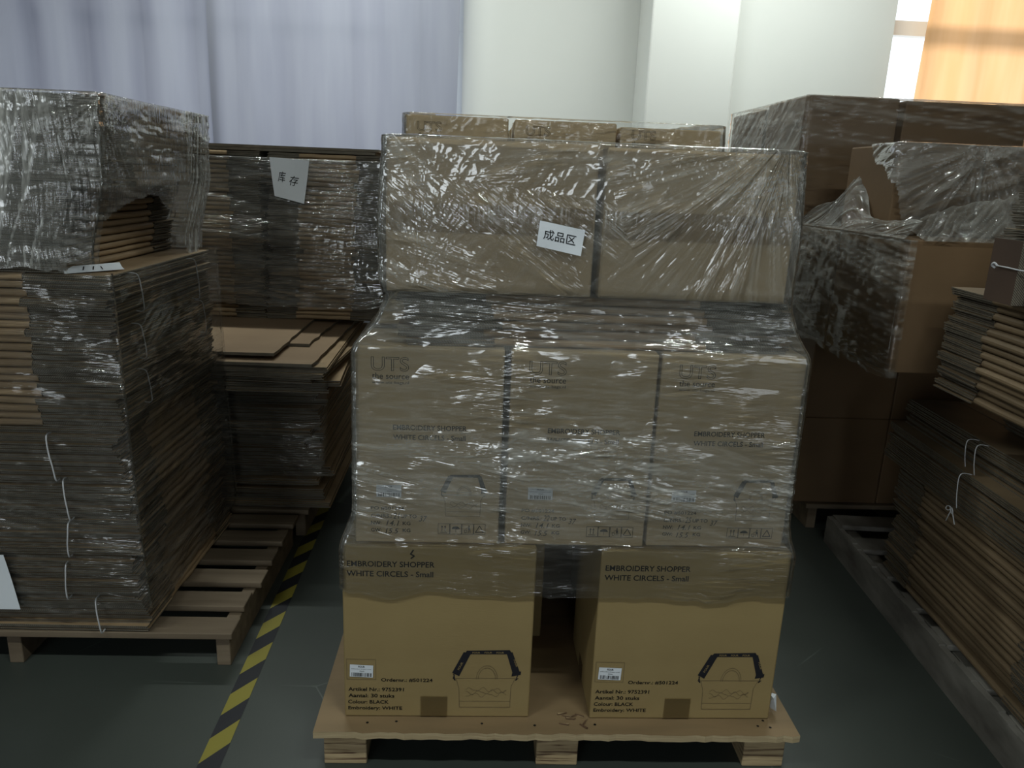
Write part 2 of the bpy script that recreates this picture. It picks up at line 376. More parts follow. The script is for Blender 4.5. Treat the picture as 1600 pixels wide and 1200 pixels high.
# hazard tape on the floor
mb = MB()
def tp(u, v):   # u across 0..0.056, v along from y=0.9
    return (-0.653 - 0.020*(v-0.6)*0.9 + u - 0.006, 0.9+v, 0.0012)
n = 0; v = 0.0; L_ = 3.2; wdt = 0.056; sl = 0.075; step = 0.088
while v < L_:
    for q in (0, 1):
        a, b = v+q*step, v+(q+1)*step
        mb.poly([tp(0, a), tp(wdt, a+sl), tp(wdt, b+sl), tp(0, b)], q)
    v += 2*step
tag(mb.build('floor_tape', [TAPEY, TAPEK]), 'yellow and black striped hazard tape stuck along the dark floor', 'tape')

# ------------------------------------------------------------------ pallets
def pallet_block(label):
    t = empty('plywood_pallet', (0.2225, 1.575, 0))
    tag(t, label, 'pallet')
    W, D, zt = 1.19, 1.10, 0.12
    rnd = random.Random(5); mb = MB()
    n = 60; fr = [(-W/2+W*i/n, rnd.uniform(-0.003, 0.003)) for i in range(n+1)]
    top = [(x, d) for x, d in fr] + [(W/2, D), (-W/2, D)]
    k = len(mb.v)
    for z in (zt-0.018, zt): mb.v += [(x, y, z) for x, y in top]
    N_ = len(top)
    mb.f.append([k+N_+i for i in range(N_)]); mb.m.append(0)
    mb.f.append([k+i for i in reversed(range(N_))]); mb.m.append(0)
    for i in range(N_):
        j = (i+1) % N_; mb.f.append([k+i, k+j, k+N_+j, k+N_+i]); mb.m.append(1)
    mb.build('deck', [PLY, PLYEDGE], t)
    for bx in (-W/2+0.02+0.05, 0.0, W/2-0.02-0.05):
        for by in (0.035, D/2-0.06, D-0.15):
            b = MB(); b.box(bx-0.052, bx+0.052, by, by+0.12, 0.0, zt-0.018); bevel(b.build('block', LVL, t), 0.002, 1)
    # splintered patch with nails on the deck edge
    c = MB()
    for q in range(9):
        x = 0.04+rnd.uniform(-0.03, 0.03); y = 0.05+rnd.uniform(-0.025, 0.025); a = rnd.uniform(0, 3); T = Matrix.Translation((x, y, zt+0.002)) @ Matrix.Rotation(a, 4, 'Z') @ Matrix.Rotation(0.1, 4, 'Y')
        c.box(-0.012, 0.012, -0.0015, 0.0015, -0.001, 0.0025, 0, T)
    tag(c.build('splinter', LVL, t), 'pale splinters raised from the deck', kind='stuff')
    for x, y in [(-0.47, 0.035), (-0.19, 0.035), (-0.06, 0.03), (0.09, 0.035), (0.50, 0.035), (0.53, 0.03), (0.52, 0.055), (-0.40, 0.04)]:
        c = MB(); r = 0.0035; c.poly([(x+r*cos(a*pi/4), y+r*sin(a*pi/4), zt+0.0008) for a in range(8)]); c.build('nail', INK, t)
    return t
pallet_block('plywood pallet on solid blocks under the wrapped load in the middle')

def slat_pallet(label, x0, x1, y0, D, rows, zt=0.12, bw=0.105, rz=0.0, side=None, m=OLDWOOD, org=None):
    ox, oy = (x0, y0) if org is None else org
    t = empty('slatted_pallet', (ox, oy, 0), rz); tag(t, label, 'pallet', 'slatted wooden pallets')
    W = x1-x0; rnd = random.Random(int(abs(x0*100)))
    for k in range(rows):
        y = k*(D-bw)/(rows-1); b = MB(); e = rnd.uniform(-0.012, 0.006); zz = rnd.uniform(-0.002, 0)
        b.box(0, W+e, y, y+bw, zt-0.02+zz, zt+zz); bevel(b.build('deck_board', m, t), 0.002, 1)
    for sx in (0.02, W/2-0.02, W-0.055):
        b = MB(); b.box(sx, sx+0.04, 0.02, D-0.02, 0.0, zt-0.0225); bevel(b.build('stringer', m, t), 0.002, 1)
    if side:
        b = MB()
        nn = 40
        for i in range(nn):
            a0, a1 = D*i/nn, D*(i+1)/nn
            b.box(-0.021, -0.001, a0, a1, 0.0, zt-0.004+0.003*sin(i*1.7)+0.002*sin(i*0.6))
        b.build('side_board', DUSTY, t)
    return t
slat_pallet('slatted wooden pallet under the tall left stack of flattened cartons, beside the hazard tape', -1.95, -0.69, 1.98, 0.81, 6, 0.12, bw=0.088)
slat_pallet('dark slatted pallet under the rear left stack, behind the left pallet', -1.50, -0.66, 2.83, 1.0, 6, 0.12)
slat_pallet('dusty grey pallet under the flattened cartons at the right edge', 0, 1.3, 0, 1.75, 9, 0.12, rz=-R(3.8), side=True, m=DUSTY, org=(1.372, 1.15))
slat_pallet('dark pallet under the wrapped cartons by the orange curtain', 1.42, 2.3, 3.0, 0.95, 6, 0.12, m=OLDWOOD)
slat_pallet('pallet under the wrapped cartons standing behind the middle load', -0.28, 0.82, 2.74, 0.95, 6, 0.12)

# ------------------------------------------------------------------ flattened cartons
def flat_mesh(Lx, f, D, t, seed, fm=None):
    rnd = random.Random(seed); mb = MB()
    a, b = -Lx/2+f, Lx/2-f; n = 5; segx = 5
    # folded middle: rounded edge front and back
    def prof(dz, dy):
        P = []
        for k in range(n+1):
            th = -pi/2 - pi*k/n; P.append((-D/2 + t*0.47 + 0.47*t*cos(th) + dy, t*0.5 + 0.48*t*sin(th) + dz))
        for k in range(n+1):
            th = pi/2 - pi*k/n; P.append((D/2 - t*0.47 + 0.47*t*cos(th), t*0.5 + 0.48*t*sin(th) + dz))
        return P
    rings = []
    for i in range(segx+1):
        x = a+(b-a)*i/segx; dz = rnd.uniform(-0.0012, 0.0012); dy = rnd.uniform(-0.003, 0.003)
        P = prof(dz, dy); k = len(mb.v); mb.v += [(x, p[0], p[1]) for p in P]; rings.append((k, len(P)))
    for (k0, q), (k1, _) in zip(rings, rings[1:]):
        for j in range(q):
            j2 = (j+1) % q; mb.f.append([k0+j, k0+j2, k1+j2, k1+j]); mb.m.append(0)
    for k, q in (rings[0], rings[-1]): mb.f.append([k+j for j in range(q)]); mb.m.append(1)
    # flaps: loose double sheets with open fluted edges
    for sx in (-1, 1):
        for lay in range(4):
            th = t*0.19; z0 = 0.012*t + lay*t*0.235 + rnd.uniform(0, 0.0007)
            xi = (b if sx > 0 else a); xo = sx*Lx/2 + rnd.uniform(-0.006, 0.004)
            y0 = -D/2 + rnd.uniform(-0.004, 0.006); y1 = D/2 + rnd.uniform(-0.006, 0.004)
            sp = (lay-1.5)*0.0012 + rnd.uniform(-0.0008, 0.0008)
            k = len(mb.v); x0_, x1_ = (xi, xo)
            for (x, dz) in ((x0_, 0.0), (x1_, sp)):
                mb.v += [(x, y0, z0+dz), (x, y1, z0+dz), (x, y1, z0+dz+th), (x, y0, z0+dz+th)]
            for fc, mi in (((0, 3, 7, 4), 1), ((1, 5, 6, 2), 1), ((4, 7, 6, 5), 1), ((0, 4, 5, 1), 0), ((3, 2, 6, 7), 0)):
                mb.f.append([k+q for q in fc]); mb.m.append(mi)
    return mb.build('flattened_carton', [fm or FOLD, FLUTE], link=False)
_fm = {}
def flat_variants(Lx, f, D, t, fm=None):
    key = (Lx, f, D, t, fm)
    if key not in _fm: _fm[key] = [flat_mesh(Lx, f, D, t, 11*k+int(Lx*1000), fm) for k in range(5)]
    return _fm[key]
def flats(n, z0, pitch, cx, cy, label, group, Lx, f, D, yaw=0.0, turn=False, seed=1, jx=0.005, jy=0.005, ja=0.4, lean=None, top=None, t=None, fm=None):
    """n flattened cartons lying on one another"""
    rnd = random.Random(seed); V = flat_variants(Lx, f, D, t or pitch*0.96, fm); out = []
    for k in range(n):
        o = bpy.data.objects.new('flattened_carton', V[rnd.randrange(5)]); C.objects.link(o)
        dx, dy = rnd.gauss(0, jx), rnd.gauss(0, jy)
        if lean:
            lx, ly = lean(z0+k*pitch); dx += lx; dy += ly
        c, s = cos(yaw), sin(yaw)
        o.location = (cx+dx*c-dy*s, cy+dx*s+dy*c, z0+k*pitch)
        o.rotation_euler = (0, 0, yaw + (pi/2 if turn else 0) + (pi if rnd.random() < 0.5 else 0) + R(rnd.gauss(0, ja)))
        tag(o, top if (top and k == n-1) else label, 'flattened carton', group); out.append(o)
    return out

# left stack (front): lower half turned, upper half fold-side to the camera
def leanL(z): return (-0.03*(z-0.12), 0.0)
def wob(z): return (-0.035*(z-0.12) + 0.010*sin(z*17), 0)
flats(30, 0.123, 0.0202, -1.412, 2.345, 'flattened carton low in the tall left stack, fluted grey edge toward the camera',
      'flattened cartons in the lower part of the left stack', 0.72, 0.17, 0.97, turn=True, seed=3, lean=wob, jx=0.006)
flats(20, 0.731, 0.0205, -1.425, 2.345, 'flattened carton in the middle of the left stack, tan fold beside a grey fluted end',
      'flattened cartons in the middle of the left stack', 0.97, 0.215, 0.72, seed=4, lean=lambda z: (-0.02*(z-0.7), 0),
      top='uppermost tan-folded flattened carton of the left stack, just beneath the set-back bundle', jx=0.005)
flats(11, 1.143, 0.0195, -1.545, 2.345, 'flattened carton in the set-back dark bundle between the two wider parts of the left stack',
      'flattened cartons in the set-back bundle of the left stack', 0.70, 0.15, 0.97, turn=True, seed=5, jx=0.007)
flats(11, 1.360, 0.0195, -1.415, 2.350, 'flattened carton in the film-wrapped top bundle of the left stack',
      'flattened cartons in the top bundle of the left stack', 0.70, 0.15, 0.97, turn=True, seed=6, jx=0.007,
      top='topmost flattened carton of the left stack, against the grey curtain')
# rear left stack
flats(24, 0.122, 0.0210, -1.03, 3.33, 'dark flattened carton in the shaded lower part of the rear left stack',
      'flattened cartons low in the rear left stack', 0.86, 0.415, 0.95, turn=False, seed=7, jx=0.022, jy=0.012, ja=1.2)
flats(5, 0.627, 0.0215, -1.01, 3.24, 'flattened carton in the untidy layer under the wide tan sheets of the rear left stack',
      'flattened cartons under the wide tan sheets', 0.92, 0.44, 1.02, seed=8, jx=0.03, jy=0.02, ja=3)
def sheet_carton(label, x0, x1, y0, y1, z, rz=0.0, writing=False):
    t = empty('flattened_carton', ((x0+x1)/2, (y0+y1)/2, z), rz); tag(t, label, 'flattened carton')
    a, b = (x1-x0)/2, (y1-y0)/2; n = 14; rnd = random.Random(int(x1*1000)); mb = MB()
    ys = [-b+2*b*i/n for i in range(n+1)]
    top = [(-a, y) for y in reversed(ys)] + [(a+rnd.uniform(-0.004, 0.004), y) for y in ys]
    k = len(mb.v); N_ = len(top)
    for zz in (0, 0.011): mb.v += [(x, y, zz) for x, y in top]
    mb.f.append([N_+i for i in range(N_)]); mb.m.append(0); mb.f.append([i for i in reversed(range(N_))]); mb.m.append(0)
    for i in range(N_):
        j = (i+1) % N_; mb.f.append([i, j, N_+j, N_+i]); mb.m.append(1)
    mb.build('board', [SHEETK, FLUTE], t)
    if writing:
        w_ = MB(); sf = lambda u, v: (u, v, 0.0118)
        put_text(w_, 'w w w w w', -a+0.10, -b+0.16, 0.16, 0.018, sf, 'plain'); put_text(w_, 'm m m m', -a+0.12, -b+0.13, 0.12, 0.014, sf, 'plain')
        w_.build('faint_lettering', INKTHIN, t)
    return t
sheet_carton('second wide tan carton sheet jutting out to the right under the top one', -1.30, -0.585, 2.70, 3.75, 0.738, R(-1))
sheet_carton('small carton sheet lying askew on the wide tan sheets', -1.1, -0.655, 2.98, 3.70, 0.7505, R(-2))
sheet_carton('top wide tan carton sheet of the rear left stack, with faint printing', -1.45, -0.745, 2.74, 3.72, 0.7635, R(0.5), True)
gU = 'flattened cartons in the rear left stack behind the paper notice'
lab = 'flattened carton in the rear left stack, in the column below the white paper notice'
flats(37, 0.777, 0.0192, -0.69, 3.83, lab, gU, 0.50, 0.13, 0.82, seed=9, jx=0.006, lean=lambda z: (0.05*(z-0.9), 0))
flats(37, 0.777, 0.0192, -1.215, 3.83, 'flattened carton in the rear left stack, in the column beside the tall left stack',
      'flattened cartons in the rear left stack, left column', 0.52, 0.13, 0.82, seed=10, jx=0.006)
sheet_carton('long brown carton sheet across the very top of the rear left stack', -1.55, -0.46, 3.42, 4.1, 1.490, R(-0.5))
sheet_carton('second long brown carton sheet slightly shifted right on top of the rear left stack', -1.45, -0.44, 3.43, 4.1, 1.5025, R(-1.2))
# right stack
yr = -R(3.8)
def rp(s, q):   # s inward from the face line, q along away from the camera
    c, sn = cos(yr), sin(yr); bx, by = 1.372, 1.15
    return (bx + s*c - q*sn, by + s*sn + q*c)
x, y = rp(0.50, 0.84)
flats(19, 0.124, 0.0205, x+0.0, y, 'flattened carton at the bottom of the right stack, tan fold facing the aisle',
      'flattened cartons at the bottom of the right stack', 0.92, 0.17, 0.97, yaw=yr, turn=True, fm=FOLD_SHADED, seed=12, jx=0.006)
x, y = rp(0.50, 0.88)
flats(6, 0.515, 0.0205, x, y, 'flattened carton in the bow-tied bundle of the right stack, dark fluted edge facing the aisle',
      'flattened cartons in the bow-tied bundle', 0.98, 0.17, 1.05, yaw=yr, turn=False, fm=FOLD_SHADED, seed=13, jx=0.006,
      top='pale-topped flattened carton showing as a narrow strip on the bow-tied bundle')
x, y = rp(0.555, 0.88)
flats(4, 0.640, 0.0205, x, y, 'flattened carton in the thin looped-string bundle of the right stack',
      'flattened cartons in the thin looped-string bundle', 0.98, 0.17, 1.08, yaw=yr, turn=False, fm=FOLD_SHADED, seed=14, jx=0.004,
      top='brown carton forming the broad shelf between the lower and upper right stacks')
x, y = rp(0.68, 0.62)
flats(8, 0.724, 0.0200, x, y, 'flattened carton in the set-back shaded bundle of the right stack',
      'flattened cartons in the set-back right bundle', 0.95, 0.2, 0.97, yaw=yr, turn=True, fm=FOLD_SHADED, seed=15, jx=0.006)
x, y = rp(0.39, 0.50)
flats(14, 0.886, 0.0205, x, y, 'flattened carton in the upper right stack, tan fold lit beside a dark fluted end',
      'flattened cartons in the upper right stack', 0.94, 0.2, 0.97, yaw=yr, turn=True, fm=FOLD_SHADED, seed=16, jx=0.010,
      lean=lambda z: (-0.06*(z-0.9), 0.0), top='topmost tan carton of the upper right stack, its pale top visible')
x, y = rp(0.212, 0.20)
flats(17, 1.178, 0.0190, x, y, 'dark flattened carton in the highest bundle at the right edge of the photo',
      'flattened cartons in the highest right bundle', 0.70, 0.33, 1.0, yaw=yr, turn=False, fm=FOLD_SHADED, seed=17, jx=0.006, jy=0.005)
# small upright bundle tied with string
t = empty('upright_carton_bundle', (1.243, 1.84, 1.176), R(-3)); tag(t, 'small dark upright cardboard bundle standing on the upper right stack, tied with white string', 'cardboard bundle')
for k in range(4):
    b = MB(); b.box(0.0+0.0095*k, 0.009+0.0095*k, -0.10, 0.012+0.004*(k % 2), 0.001, 0.150-0.003*k, 0, mis=(0, 0, 1, 1, 1, 1)); b.build('board', [SHADEK, FLUTE], t)

# strings around bundles
def tube(name, pts, r, m, parent=None, ns=7):
    P = [Vector(p) for p in pts]; mb = MB(); n = len(P); ref = None
    for i, p in enumerate(P):
        d = (P[min(i+1, n-1)]-P[max(i-1, 0)])
        d = d.normalized() if d.length > 1e-9 else Vector((0, 0, 1))
        if ref is None: ref = d.orthogonal().normalized()
        u = (ref - d*ref.dot(d)); u = u.normalized() if u.length > 1e-6 else d.orthogonal().normalized(); ref = u; v = d.cross(u)
        for k in range(ns): mb.v.append(tuple(p + u*r*cos(2*pi*k/ns) + v*r*sin(2*pi*k/ns)))
    for i in range(n-1):
        for k in range(ns):
            k2 = (k+1) % ns; mb.f.append([i*ns+k, i*ns+k2, (i+1)*ns+k2, (i+1)*ns+k]); mb.m.append(0)
    mb.f.append(list(range(ns))[::-1]); mb.m.append(0); mb.f.append([(n-1)*ns+k for k in range(ns)]); mb.m.append(0)
    return mb.build(name, m, parent, smooth=True)
def smooth_pts(pts, n=6):
    out = []
    P = [Vector(p) for p in pts]
    for i in range(len(P)-1):
        p0 = P[max(i-1, 0)]; p1 = P[i]; p2 = P[i+1]; p3 = P[min(i+2, len(P)-1)]
        for k in range(n):
            t = k/n
            out.append(0.5*((2*p1)+(-p0+p2)*t+(2*p0-5*p1+4*p2-p3)*t*t+(-p0+3*p1-3*p2+p3)*t**3))
    out.append(P[-1]); return out
g = 'white strings on the left stack'
for x, za, zb, dx, lab in ((-1.135, 0.715, 0.59, 0.012, 'short white string on the front of the left stack, just below the tan-folded cartons'),
                       (-1.105, 0.590, 0.475, 0.006, 'white string on the front of the left stack, second one down'),
                       (-1.105, 0.465, 0.365, -0.008, 'white string on the front of the left stack, third one down'),
                       (-1.125, 0.340, 0.235, -0.006, 'white string on the front of the left stack, above and left of the lowest string'),
                       (-1.055, 0.232, 0.128, 0.006, 'lowest white string on the front of the left stack, near the pallet')):
    yf = 1.966
    o = tube('string_tie', smooth_pts([(x, yf+0.02, za+0.002), (x, yf-0.003, za), (x+dx*0.3, yf-0.009, (2*za+zb)/3), (x+dx*0.8, yf-0.009, (za+2*zb)/3), (x+dx, yf-0.003, zb), (x+dx, yf+0.02, zb-0.002)]), 0.0021, STRING)
    tag(o, lab, 'string', g)
for y, za, zb, lab in ((2.10, 1.135, 1.03, 'topmost thin string on the aisle side of the left stack'), (2.09, 1.00, 0.90, 'second thin string down on the aisle side of the left stack'),
                       (2.10, 0.87, 0.77, 'third thin string down on the aisle side of the left stack'), (2.52, 1.13, 1.00, 'thin string high at the far end of the left stack side'),
                       (2.56, 0.99, 0.88, 'thin string below another at the far end of the left stack side')):
    xf = -0.926
    o = tube('string_tie', smooth_pts([(xf-0.02, y, za), (xf+0.004, y, za-0.004), (xf+0.008, y+0.006, (2*za+zb)/3), (xf+0.008, y+0.014, (za+2*zb)/3), (xf+0.004, y+0.02, zb), (xf-0.02, y+0.02, zb)]), 0.0016, STRING)
    tag(o, lab, 'string', g)
g = 'white strings on the right stack'
def rstring(q, s, z0, z1, lab, dq=-0.02):
    a = rp(s-0.006, q); b = rp(s-0.012, q+dq*0.5); c = rp(s-0.010, q+dq); d = rp(s+0.03, q+0.004)
    o = tube('string_tie', smooth_pts([(*d, z1+0.006), (*a, z1+0.006), (*b, (z0+z1)/2), (*c, z0)]), 0.0013, STRING); tag(o, lab, 'string', g); return o
rstring(0.935, 0.010, 0.655, 0.724, 'left string loop of the pair over the thin right bundle')
rstring(0.885, 0.010, 0.648, 0.724, 'right string loop of the pair over the thin right bundle')
t = empty('string_tie', (0, 0, 0)); tag(t, 'white string with a small bow on the bundle below the looped pair', 'string', g)
a = rp(-0.045, 0.86)
o = rstring(0.87, -0.03, 0.55, 0.640, None); o.parent = t; o.name = 'strand'
for kk in ('label', 'group', 'category'):
    if kk in o: del o[kk]
def bow(c0, sgn):
    ax = Vector((sin(-yr)*1.0, cos(yr), 0)).normalized()
    P = []
    for k in range(9):
        th = 2*pi*k/8; P.append(Vector(c0) + ax*(sgn*0.012*(1-cos(th))) + Vector((-0.004, 0, 0.007*sin(th) - 0.004*(1-cos(th)))))
    return P
cc = (a[0]-0.002, a[1], 0.545)
tube('loop', bow(cc, 1), 0.0016, STRING, t); tube('loop', bow(cc, -0.6), 0.0016, STRING, t)
tube('loose_end', [cc, (cc[0]-0.004, cc[1]-0.03, 0.508)], 0.0015, STRING, t); tube('loose_end', [cc, (cc[0]-0.003, cc[1]+0.012, 0.500)], 0.0015, STRING, t)
o = tube('string_tie', smooth_pts([(1.236, 1.815, 1.262), (1.233, 1.77, 1.262), (1.238, 1.733, 1.260), (1.262, 1.726, 1.258), (1.272, 1.735, 1.257)]), 0.0017, STRING); tag(o, 'thick white string around the small upright cardboard bundle', 'string')
tube('knot', smooth_pts([(1.236, 1.812, 1.262), (1.231, 1.817, 1.268), (1.231, 1.824, 1.262), (1.236, 1.818, 1.256)]), 0.003, STRING, o)

# ------------------------------------------------------------------ cartons
def carton(label, group, w, d, h, x, y, z, rz=0.0, lying=False, tape_ends=True, mt=None, bulge=0.003, prints=None, seed=0, name='cardboard_carton'):
    """origin at the front lower left corner; lying = flap side toward the camera"""
    t = empty(name, (x, y, z), rz); tag(t, label, 'carton', group); mt = mt or KRAFT
    if lying: W, D, H = w, h, d
    else: W, D, H = w, d, h
    rnd = random.Random(seed); n = 10; mb = MB(); r = 0.004
    def bf(a, b): return bulge*(sin(pi*min(max(a, 0), 1))*sin(pi*min(max(b, 0), 1)))**0.7
    def face(fn):
        k = len(mb.v)
        for j in range(n+1):
            for i in range(n+1): mb.v.append(fn(i/n, j/n))
        for j in range(n):
            for i in range(n):
                q = k+j*(n+1)+i; mb.f.append([q, q+1, q+n+2, q+n+1]); mb.m.append(0)
    face(lambda a, b: (r+(W-2*r)*a, -bf(a, b), r+(H-2*r)*b))
    face(lambda a, b: (W-r-(W-2*r)*a, D+bf(a, b), r+(H-2*r)*b))
    face(lambda a, b: (-bf(a, b)*0, D-r-(D-2*r)*a, r+(H-2*r)*b))
    face(lambda a, b: (W+bf(a, b)*0, r+(D-2*r)*a, r+(H-2*r)*b))
    face(lambda a, b: (r+(W-2*r)*a, r+(D-2*r)*b, H))
    face(lambda a, b: (r+(W-2*r)*a, D-r-(D-2*r)*b, 0))
    # rounded board edges
    c4 = [(r, r, -1, -1), (W-r, r, 1, -1), (W-r, D-r, 1, 1), (r, D-r, -1, 1)]
    def strip(A, B_):
        k = len(mb.v); mb.v += A+B_
        for i in range(len(A)-1): mb.f.append([k+i, k+i+1, k+len(A)+i+1, k+len(A)+i]); mb.m.append(0)
    ns = 3
    for cx, cy, sx, sy in c4:
        arc = [(cx+sx*r*cos(pi/2*q/ns), cy+sy*r*sin(pi/2*q/ns)) for q in range(ns+1)]
        strip([(p[0], p[1], r) for p in arc], [(p[0], p[1], H-r) for p in arc])
        for s_, zc in ((1, H-r), (-1, r)):
            for q in range(ns):
                th0, th1 = pi/2*q/ns, pi/2*(q+1)/ns
                strip([(cx+sx*r*cos(pi/2*e/ns)*cos(th0), cy+sy*r*sin(pi/2*e/ns)*cos(th0), zc+s_*r*sin(th0)) for e in range(ns+1)],
                      [(cx+sx*r*cos(pi/2*e/ns)*cos(th1), cy+sy*r*sin(pi/2*e/ns)*cos(th1), zc+s_*r*sin(th1)) for e in range(ns+1)])
    for s_, zc in ((1, H-r), (-1, r)):
        A = [(cos(pi/2*q/ns), sin(pi/2*q/ns)) for q in range(ns+1)]
        strip([(r, r-r*c, zc+s_*r*s) for c, s in A], [(W-r, r-r*c, zc+s_*r*s) for c, s in A])
        strip([(r, D-r+r*c, zc+s_*r*s) for c, s in A], [(W-r, D-r+r*c, zc+s_*r*s) for c, s in A])
        strip([(r-r*c, r, zc+s_*r*s) for c, s in A], [(r-r*c, D-r, zc+s_*r*s) for c, s in A])
        strip([(W-r+r*c, r, zc+s_*r*s) for c, s in A], [(W-r+r*c, D-r, zc+s_*r*s) for c, s in A])
    o = mb.build('body', mt, t); 
    o.data.polygons.foreach_set('use_smooth', [True]*len(o.data.polygons)); o.data.set_sharp_from_angle(angle=R(50))
    # flaps and sealing tape
    e = 0.0016
    if lying:
        for za, zb in ((0.006, H/2-0.0015), (H/2+0.0015, H-0.006)):
            f = MB(); m_ = 12
            for i in range(m_):
                a0, a1 = i/m_, (i+1)/m_
                for j in range(4):
                    b0, b1 = za+(zb-za)*j/4, za+(zb-za)*(j+1)/4
                    f.poly([(r+(W-2*r)*a, -bf(a, b/H)-0.0022, b) for a, b in ((a0, b0), (a1, b0), (a1, b1), (a0, b1))])
            f.box(r, W-r, -0.0022, 0.0, za, za+0.001); f.box(r, W-r, -0.0022, 0.0, zb-0.001, zb)
            f.build('flap', mt, t)
        f = MB(); m_ = 16
        for i in range(m_):
            a0, a1 = i/m_, (i+1)/m_
            for j in range(4):
                b0, b1 = H/2-0.030+0.06*j/4, H/2-0.03+0.06*(j+1)/4
                f.poly([(r+(W-2*r)*a, -bf(a, b/H)-0.0036, b) for a, b in ((a0, b0), (a1, b0), (a1, b1), (a0, b1))])
        f.build('packing_tape', TAPE, t)
    else:
        for ya, yb in ((0.006, D/2-0.0015), (D/2+0.0015, D-0.006)):
            f = MB(); f.box(r, W-r, ya, yb, H, H+e); f.build('flap', mt, t)
        f = MB(); tw = 0.03; zz = H+2*e
        f.poly([(0, D/2-tw, zz), (W, D/2-tw, zz), (W, D/2+tw, zz), (0, D/2+tw, zz)])
        for xx in (-0.0015, W+0.0015) if tape_ends else (): f.poly([(xx, D/2-tw, zz), (xx, D/2+tw, zz), (xx, D/2+tw, H-0.055), (xx, D/2-tw, H-0.055)])
        for xx in (-0.0015, W+0.0015) if tape_ends else (): f.poly([(xx, D/2-tw, 0), (xx, D/2+tw, 0), (xx, D/2+tw, 0.055), (xx, D/2-tw, 0.055)])
        f.build('packing_tape', TAPE, t)
    def surf(off=0.0009): return lambda u, v: (u, -bf(u/W, v/H)-off, v)
    if prints: prints(t, surf, W, H)
    return t

def strap_art(t, sf, x0, y0, sc, words=True, faint=False):
    """printed shoulder strap over the outline of a bag; x0,y0 = lower left of the strap"""
    mb = MB()
    q = lambda pts: [(x0+a*sc, y0+b*sc) for a, b in pts]
    fill(mb, q([(0.000, 0.010), (0.018, 0.000), (0.046, 0.066), (0.028, 0.070)]), sf)
    fill(mb, q([(0.026, 0.060), (0.040, 0.056), (0.046, 0.064), (0.136, 0.064), (0.144, 0.056), (0.154, 0.058), (0.143, 0.076), (0.036, 0.074)]), sf)
    fill(mb, q([(0.136, 0.066), (0.150, 0.070), (0.172, 0.008), (0.154, 0.004)]), sf)
    fill(mb, q([(0.150, 0.000), (0.173, 0.004), (0.174, 0.014), (0.152, 0.012)]), sf)
    seg(mb, q([(0.004, 0.006), (0.008, -0.012), (0.003, -0.006), (0.006, 0.004)]), 0.0022*sc, sf)
    seg(mb, q([(0.166, 0.004), (0.161, -0.012), (0.167, -0.006)]), 0.0022*sc, sf)
    mb.build('strap_print', CHAR, t)
    if words:
        mb = MB(); s2 = lambda u, v: (sf(u, v)[0], sf(u, v)[1]-0.0006, v)
        for a in (0.050, 0.080, 0.110): put_text(mb, 'FOUR', x0+a*sc, y0+0.0665*sc, 0.019*sc, 0.005*sc, s2, 'bold')
        put_text(mb, 'FOUR', x0+0.018*sc, y0+0.018*sc, 0.024*sc, 0.0055*sc, s2, 'bold', rot=R(66))
        put_text(mb, 'FOUR', x0+0.153*sc, y0+0.048*sc, 0.022*sc, 0.0055*sc, s2, 'bold', rot=R(-70))
        mb.build('strap_lettering', KRAFT, t)
    mb = MB(); wd = 0.0011
    seg(mb, q([(0.010, -0.006), (0.160, -0.006), (0.150, -0.030), (0.149, -0.092), (0.020, -0.092), (0.018, -0.035), (0.010, -0.006)]), wd, sf)
    seg(mb, q([(0.019, -0.074), (0.149, -0.074)]), wd*0.8, sf)
    for rr in (0.029, 0.024):
        seg(mb, q([(0.088+rr*cos(pi*k/12)*0.92, -0.008+rr*1.35*sin(pi*k/12)) for k in range(13)]), wd, sf)
    for ph, vv in ((0.0, -0.040), (1.9, -0.047), (3.7, -0.054)):
        seg(mb, q([(0.036+0.0034*k, vv+0.008*sin(k*0.62+ph)*abs(cos(k*0.23+ph))) for k in range(31)]), wd*0.8, sf)
    mb.build('bag_drawing', INKTHIN, t)
def sticker(t, sf, u, v, w, h, seed, tilt=0.0):
    o1 = lambda a, b: (sf(u+a*cos(tilt)-b*sin(tilt), v+a*sin(tilt)+b*cos(tilt)))
    lift = lambda d: (lambda a, b: (o1(a, b)[0], o1(a, b)[1]-d, o1(a, b)[2]))
    mb = MB(); s = lift(0.0008)
    for i in range(4): fill(mb, [(w*i/4, 0), (w*(i+1)/4, 0), (w*(i+1)/4, h), (w*i/4, h)], s)
    st = tag(mb.build('sticker', PAPER, t), 'white printed sticker')
    mb = MB(); s = lift(0.0014); rnd = random.Random(seed)
    put_text(mb, 'FOUR', w*0.36, h*0.78, w*0.28, h*0.15, s, 'bold')
    put_text(mb, 'embroidery shopper small', w*0.06, h*0.62, w*0.86, h*0.08, s, 'plain')
    put_text(mb, '9752391', w*0.42, h*0.44, w*0.2, h*0.09, s, 'plain')
    x = w*0.08
    while x < w*0.92:
        b = rnd.choice((0.0008, 0.0014, 0.002))*w/0.057
        fill(mb, [(x, h*0.06), (x+b, h*0.06), (x+b, h*0.36), (x, h*0.36)], s); x += b+rnd.choice((0.0008, 0.0012, 0.0022))*w/0.057
    mb.build('barcode', INK, st)
